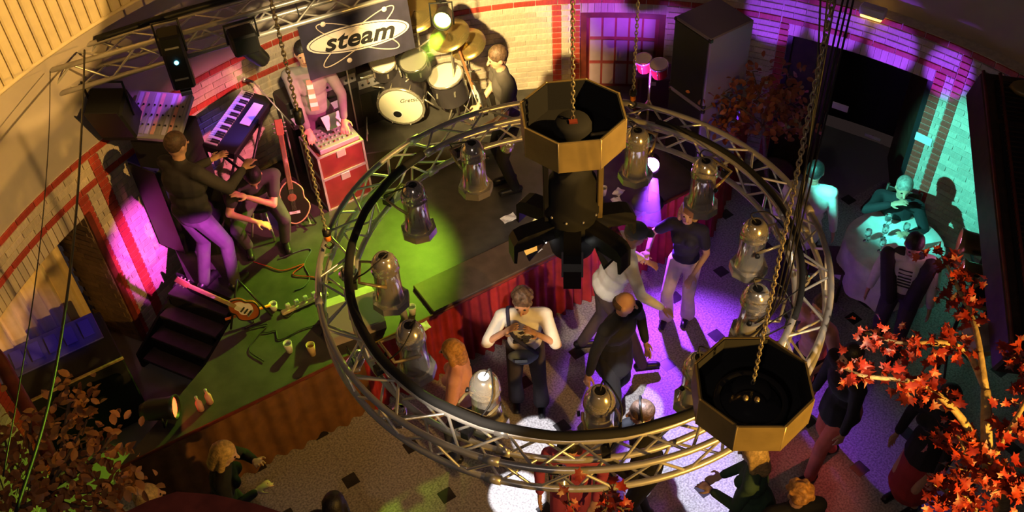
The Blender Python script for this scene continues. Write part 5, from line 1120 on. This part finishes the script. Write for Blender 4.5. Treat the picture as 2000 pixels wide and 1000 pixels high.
# ---------------------------------------------------------------- round table by the right wall
tb = at(1748, 476, .75); R_ = .47; o = thing('round_table', 'round table under a white cloth by the turquoise-lit wall', 'table', (tb.x, tb.y, 0))
MB().lathe([(.001, .72), (R_, .72), (R_, .745), (.001, .745)], 28).build('top', 'wood_dark', o); MB().tube([(0, 0, .03), (0, 0, .72)], .04, 10).build('leg', 'black', o); MB().lathe([(.001, .03), (.24, .025), (.26, 0)], 18).build('foot', 'black', o)
cl = MB(); n_ = 64; prof = ((.001, .752), (R_ * .6, .752), (R_ + .004, .751), (R_ + .02, .735), (R_ + .03, .55), (R_ + .05, .30))
vs = []
for r, z in prof:
    for j in range(n_):
        a = 2 * PI * j / n_; f = max(0, (.735 - z) / .45); vs.append(((r + .035 * f * math.sin(a * 9)) * math.cos(a), (r + .035 * f * math.sin(a * 9)) * math.sin(a), z + .03 * f * math.sin(a * 4)))
cl.add(vs, [(i * n_ + j, i * n_ + (j + 1) % n_, (i + 1) * n_ + (j + 1) % n_, (i + 1) * n_ + j) for i in range(len(prof) - 1) for j in range(n_)], 0, True)
tc_ = cl.build('tablecloth', 'cloth_white', None, 'white cloth draped over the round table by the wall', 'tablecloth', loc=(tb.x, tb.y, 0.002))
mm('glass', (.9, .95, .95), .05, trans=.9)
TZ0 = .757
for i, (dx, dy) in enumerate(((-.18, -.10), (-.10, .08), (-.28, .05), (.05, -.18), (.12, .10), (-.02, .25))):
    o = thing('wine_glass', ['clear drinking glass on the round table, front left of the plate', 'clear drinking glass on the round table, back left of the plate', 'clear drinking glass on the round table, leftmost of the six', 'clear drinking glass on the round table, closest to the front edge', 'clear drinking glass on the round table, right of the plate', 'clear drinking glass on the round table, farthest back by the wall'][i], 'glass', (tb.x + dx, tb.y + dy, TZ0), 0, 'glasses on the round table')
    MB().lathe([(.001, .004), (.030, .004), (.030, 0)], 12).build('foot', 'glass', o); MB().tube([(0, 0, .004), (0, 0, .07)], .004, 6).build('stem', 'glass', o); MB().lathe([(.004, .07), (.030, .09), (.034, .13), (.030, .16)], 12).build('bowl', 'glass', o)
o = thing('napkin', 'white folded napkin cone standing on the round table', 'napkin', (tb.x + .22, tb.y - .10, TZ0)); MB().lathe([(.045, 0), (.03, .09), (.003, .19)], 10).build('cone', 'cloth_white', o); MB().lathe([(.05, 0), (.05, .012), (.001, .014)], 12).build('fold', 'cloth_white', o)
o = thing('plate', 'pale plate near the seated person on the round table', 'plate', (tb.x + .02, tb.y + .02, TZ0)); MB().lathe([(.001, .006), (.07, .006), (.11, .018), (.11, .014), (.07, .0), (.001, .0)], 24).build('dish', 'white', o)
def chair(label, x, y, rz):
    o = thing('chair', label, 'chair', (x, y, 0), rz, 'chairs around the round table')
    MB().box((0, 0, .45), (.40, .40, .035), bev=.01).build('seat', 'wood_dark', o)
    for sx in (-1, 1):
        MB().tube([(sx * .17, -.17, 0), (sx * .17, -.17, .44)], .016, 6).build('leg', 'wood_dark', o); MB().tube([(sx * .17, .17, 0), (sx * .17, .18, .45), (sx * .17, .23, .88)], .016, 6).build('leg', 'wood_dark', o)
    for z in (.62, .82): MB().box((0, .205 + (z - .62) * .1, z), (.34, .016, .07), bev=.005).build('back_slat', 'wood_dark', o)
sp = PEOPLE['person in black seated at the round table with a hand at the mouth']['o'].location
chair('dark wooden chair under the seated person at the round table', sp.x, sp.y, math.radians(238 - 90 + 180)); chair('empty dark wooden chair on the left of the round table', tb.x - .62, tb.y + .12, math.radians(80))
# ---------------------------------------------------------------- lamps and dark wooden cabinet at the right edge
def boxlamp(label, px, py, z, aim, lens, s=1.0):
    p = at(px, py, z); o = thing('flood_lantern', label, 'stage light', p, 0, 'lanterns on the stand at the right'); T = look(aim).to_4x4() @ Matrix.Scale(s, 4)
    MB().lathe([(.001, -.26), (.06, -.25), (.095, -.20), (.10, -.03), (.118, .02), (.10, .02), (.09, -.05)], 16, T).build('can', 'brass_panel', o); MB().disc((0, 0, -.01), .094, 20, T).build('lens', lens, o)
    MB().tube([T @ Vector(q) for q in ((-.11, 0, -.1), (-.12, 0, -.3), (.12, 0, -.3), (.11, 0, -.1))], .009, 6).build('yoke', 'black', o)
boxlamp('lantern with a bright pink-white lens over the table edge', 1878, 470, 1.75, (-1, .42, .06), 'lamp_pink'); boxlamp('lantern with a magenta lens just below the pink-white one', 1882, 528, 1.60, (-1, .40, .06), 'lamp_pink', .9)
boxlamp('dull round lantern under the wooden cabinet', 1925, 578, 1.9, (-.3, -.5, .2), 'black_gloss', 1.05)
o = thing('tripod_stand', 'black stand carrying the lanterns at the right', 'lamp stand', (at(1900, 520, 1.6).x + .10, at(1900, 520, 1.6).y + .05, 0))
MB().tube([(0, 0, .1), (0, 0, 1.75)], .018, 8).build('pole', 'black', o); MB().tube([(-.1, -.5, 1.45), (.02, .3, 1.5)], .014, 6).build('crossbar', 'black', o)
for a in (0.3, 2.4, 4.5): MB().tube([(0, 0, .5), (.4 * math.cos(a), .4 * math.sin(a), .012)], .012, 6).build('leg', 'black', o)
p = at(1928, 655, 2.0); o = thing('strip_lamp', 'brass-edged strip lamp below the cabinet', 'stage light', p, math.radians(8))
MB().box((0, 0, .0), (.30, .20, .16), R=rotm(.3, 0, 0), bev=.01).build('housing', 'monitor_grey', o); MB().box((0, -.11, -.085), (.30, .03, .03), bev=.006).build('front_edge', 'brass_edge', o)
A = at(1916, 138, 2.95); Bq = at(1975, 690, 2.35); ax = (Bq - A); Lc = ax.length; ux = ax.normalized(); sd = Vector((1, .30, 0)); sd = (sd - ux * sd.dot(ux)).normalized(); uz = ux.cross(sd); uz = uz if uz.z > 0 else -uz
cb = thing('hanging_cabinet', 'large dark wooden loudspeaker cabinet with grille at the right edge', 'loudspeaker', A)
cb.matrix_world = Matrix.Translation(A) @ Matrix((sd, ux, uz)).transposed().to_4x4()
CW = 1.5
MB().box((CW / 2, Lc / 2, -.16), (CW, Lc, .32), bev=.02).build('cabinet', 'wood_dark', cb)
for y0, y1 in ((.10, .50), (.56, Lc - .1)):
    pf = MB().box((CW / 2 + .02, (y0 + y1) / 2, .010), (CW - .16, y1 - y0, .02)).build('grille_panel', 'black_matte', cb)
    nb = int((y1 - y0) / .05)
    for i in range(nb): MB().box((CW / 2 + .02, y0 + (i + .5) * (y1 - y0) / nb, .024), (CW - .2, .012, .010)).build('grille_bar', 'wood_dark', pf)
for x in (.0, .14): MB().tube([(x + .01, .02, .02), (x + .01, Lc - .02, .02)], .016, 6).build('edge_trim', 'wood_red', cb)
MB().ell((.55, .18, .05), (.36, .13, .06)).build('speaker_horn', 'brass_panel', cb)
MB().tube([(.3, .4, 0), (.3, .4, 3.2)], .012, 6).build('suspension_rod', 'black', cb); MB().tube([(1.0, 1.4, 0), (1.0, 1.4, 3.2)], .012, 6).build('suspension_rod', 'black', cb)
# ---------------------------------------------------------------- left foreground: black case, lid tinted as if blue-lit, rail, hanging cables
c0 = at(120, 690, .95); o = thing('control_desk', 'large black control desk with blue-lit top in front of the curtain', 'desk', (c0.x - .10, c0.y - .06, 0), math.radians(31))
mm('desk_blue_tint', (.05, .045, .22), .45)  # blue light painted into the desk top and fader colours
MB().box((0, 0, .46), (1.15, .72, .90), bev=.012).build('body', 'black_matte', o); MB().box((-.02, .16, .93), (1.05, .34, .03), R=rotm(.12, 0, 0), bev=.005).build('top_panel', 'desk_blue_tint', o)
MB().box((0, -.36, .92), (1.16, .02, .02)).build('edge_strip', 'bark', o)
for i in range(6): MB().box((-.40 + .16 * i, .16, .96), (.10, .20, .012), R=rotm(.12, 0, 0)).build('fader_bank', 'blue_light_tint', o)
hr = MB(); pts = spline([at(-40, 660, 2.2), at(0, 705, 2.15), at(30, 760, 2.1), at(70, 830, 2.0), at(100, 900, 1.9)], 6)
hr.tube(pts, .055, 10); hr.build('curved_handrail', 'wood_red', None, 'curved red wooden handrail in the lower left corner', 'handrail')
for i, (xs, r, lab, mt) in enumerate((((165, 162, 150, 128, 92, 28), .014, 'thick black cable hanging from the stage truss down the left side', 'cable'), ((98, 96, 86, 68, 40, 6), .006, 'thin greyish cable hanging down the far left side', 'cable'))):
    ys = (98, 200, 400, 600, 800, 1010) if i == 0 else (140, 250, 400, 560, 740, 930); zs = (3.3, 3.5, 3.8, 4.1, 4.4, 4.7)
    MB().tube(spline([at(x, y, z) for x, y, z in zip(xs, ys, zs)], 8), r * .62, 6).build('hanging_cable', mt, None, lab, 'cable')
# gallery ledge just below the camera
gl = [at(225, 1010, 4.6), at(290, 978, 4.6), at(345, 960, 4.6), at(420, 966, 4.6), at(500, 984, 4.6), at(580, 1010, 4.6), at(560, 1100, 4.6), at(230, 1100, 4.6)]
MB().prism([(p.x, p.y) for p in gl], 4.50, 4.60).build('gallery_ledge', 'wood_red', None, 'dark wine red ledge of the gallery at the bottom left edge', 'ledge')

# ---------------------------------------------------------------- haze volumes shaped as the two strong light beams
def smoke(label, a, b, r0, r1, dens):
    m = bpy.data.materials.new('stage_smoke'); m.use_nodes = True; nt = m.node_tree; nt.nodes.remove(nt.nodes['Principled BSDF'])
    sc_ = nt.nodes.new('ShaderNodeVolumeScatter'); sc_.inputs['Density'].default_value = dens; sc_.inputs['Anisotropy'].default_value = .3
    nt.links.new(sc_.outputs[0], nt.nodes['Material Output'].inputs['Volume'])
    o = MB().tube([a + (b - a) * t for t in (0, .2, .4, .6, .8, 1)], [r0 + (r1 - r0) * t for t in (0, .2, .4, .6, .8, 1)], 16).build('smoke_beam_cone', m, None, label, 'smoke', kind='stuff')
    return o
la = P_LIME + Vector((-.02, -.14, -.06)); lb = at(808, 125, 2.15)
smoke('lime beam shaped as a cone of stage smoke below the lime lantern', la + (lb - la) * .02, lb, .07, .22, .40)
va = P_VIOL + Vector((0, -.12, -.05)); vb = at(1252, 432, 1.02)
smoke('violet beam shaped as a cone of stage smoke below the violet lantern', va + (vb - va) * .02, vb, .06, .22, .38)
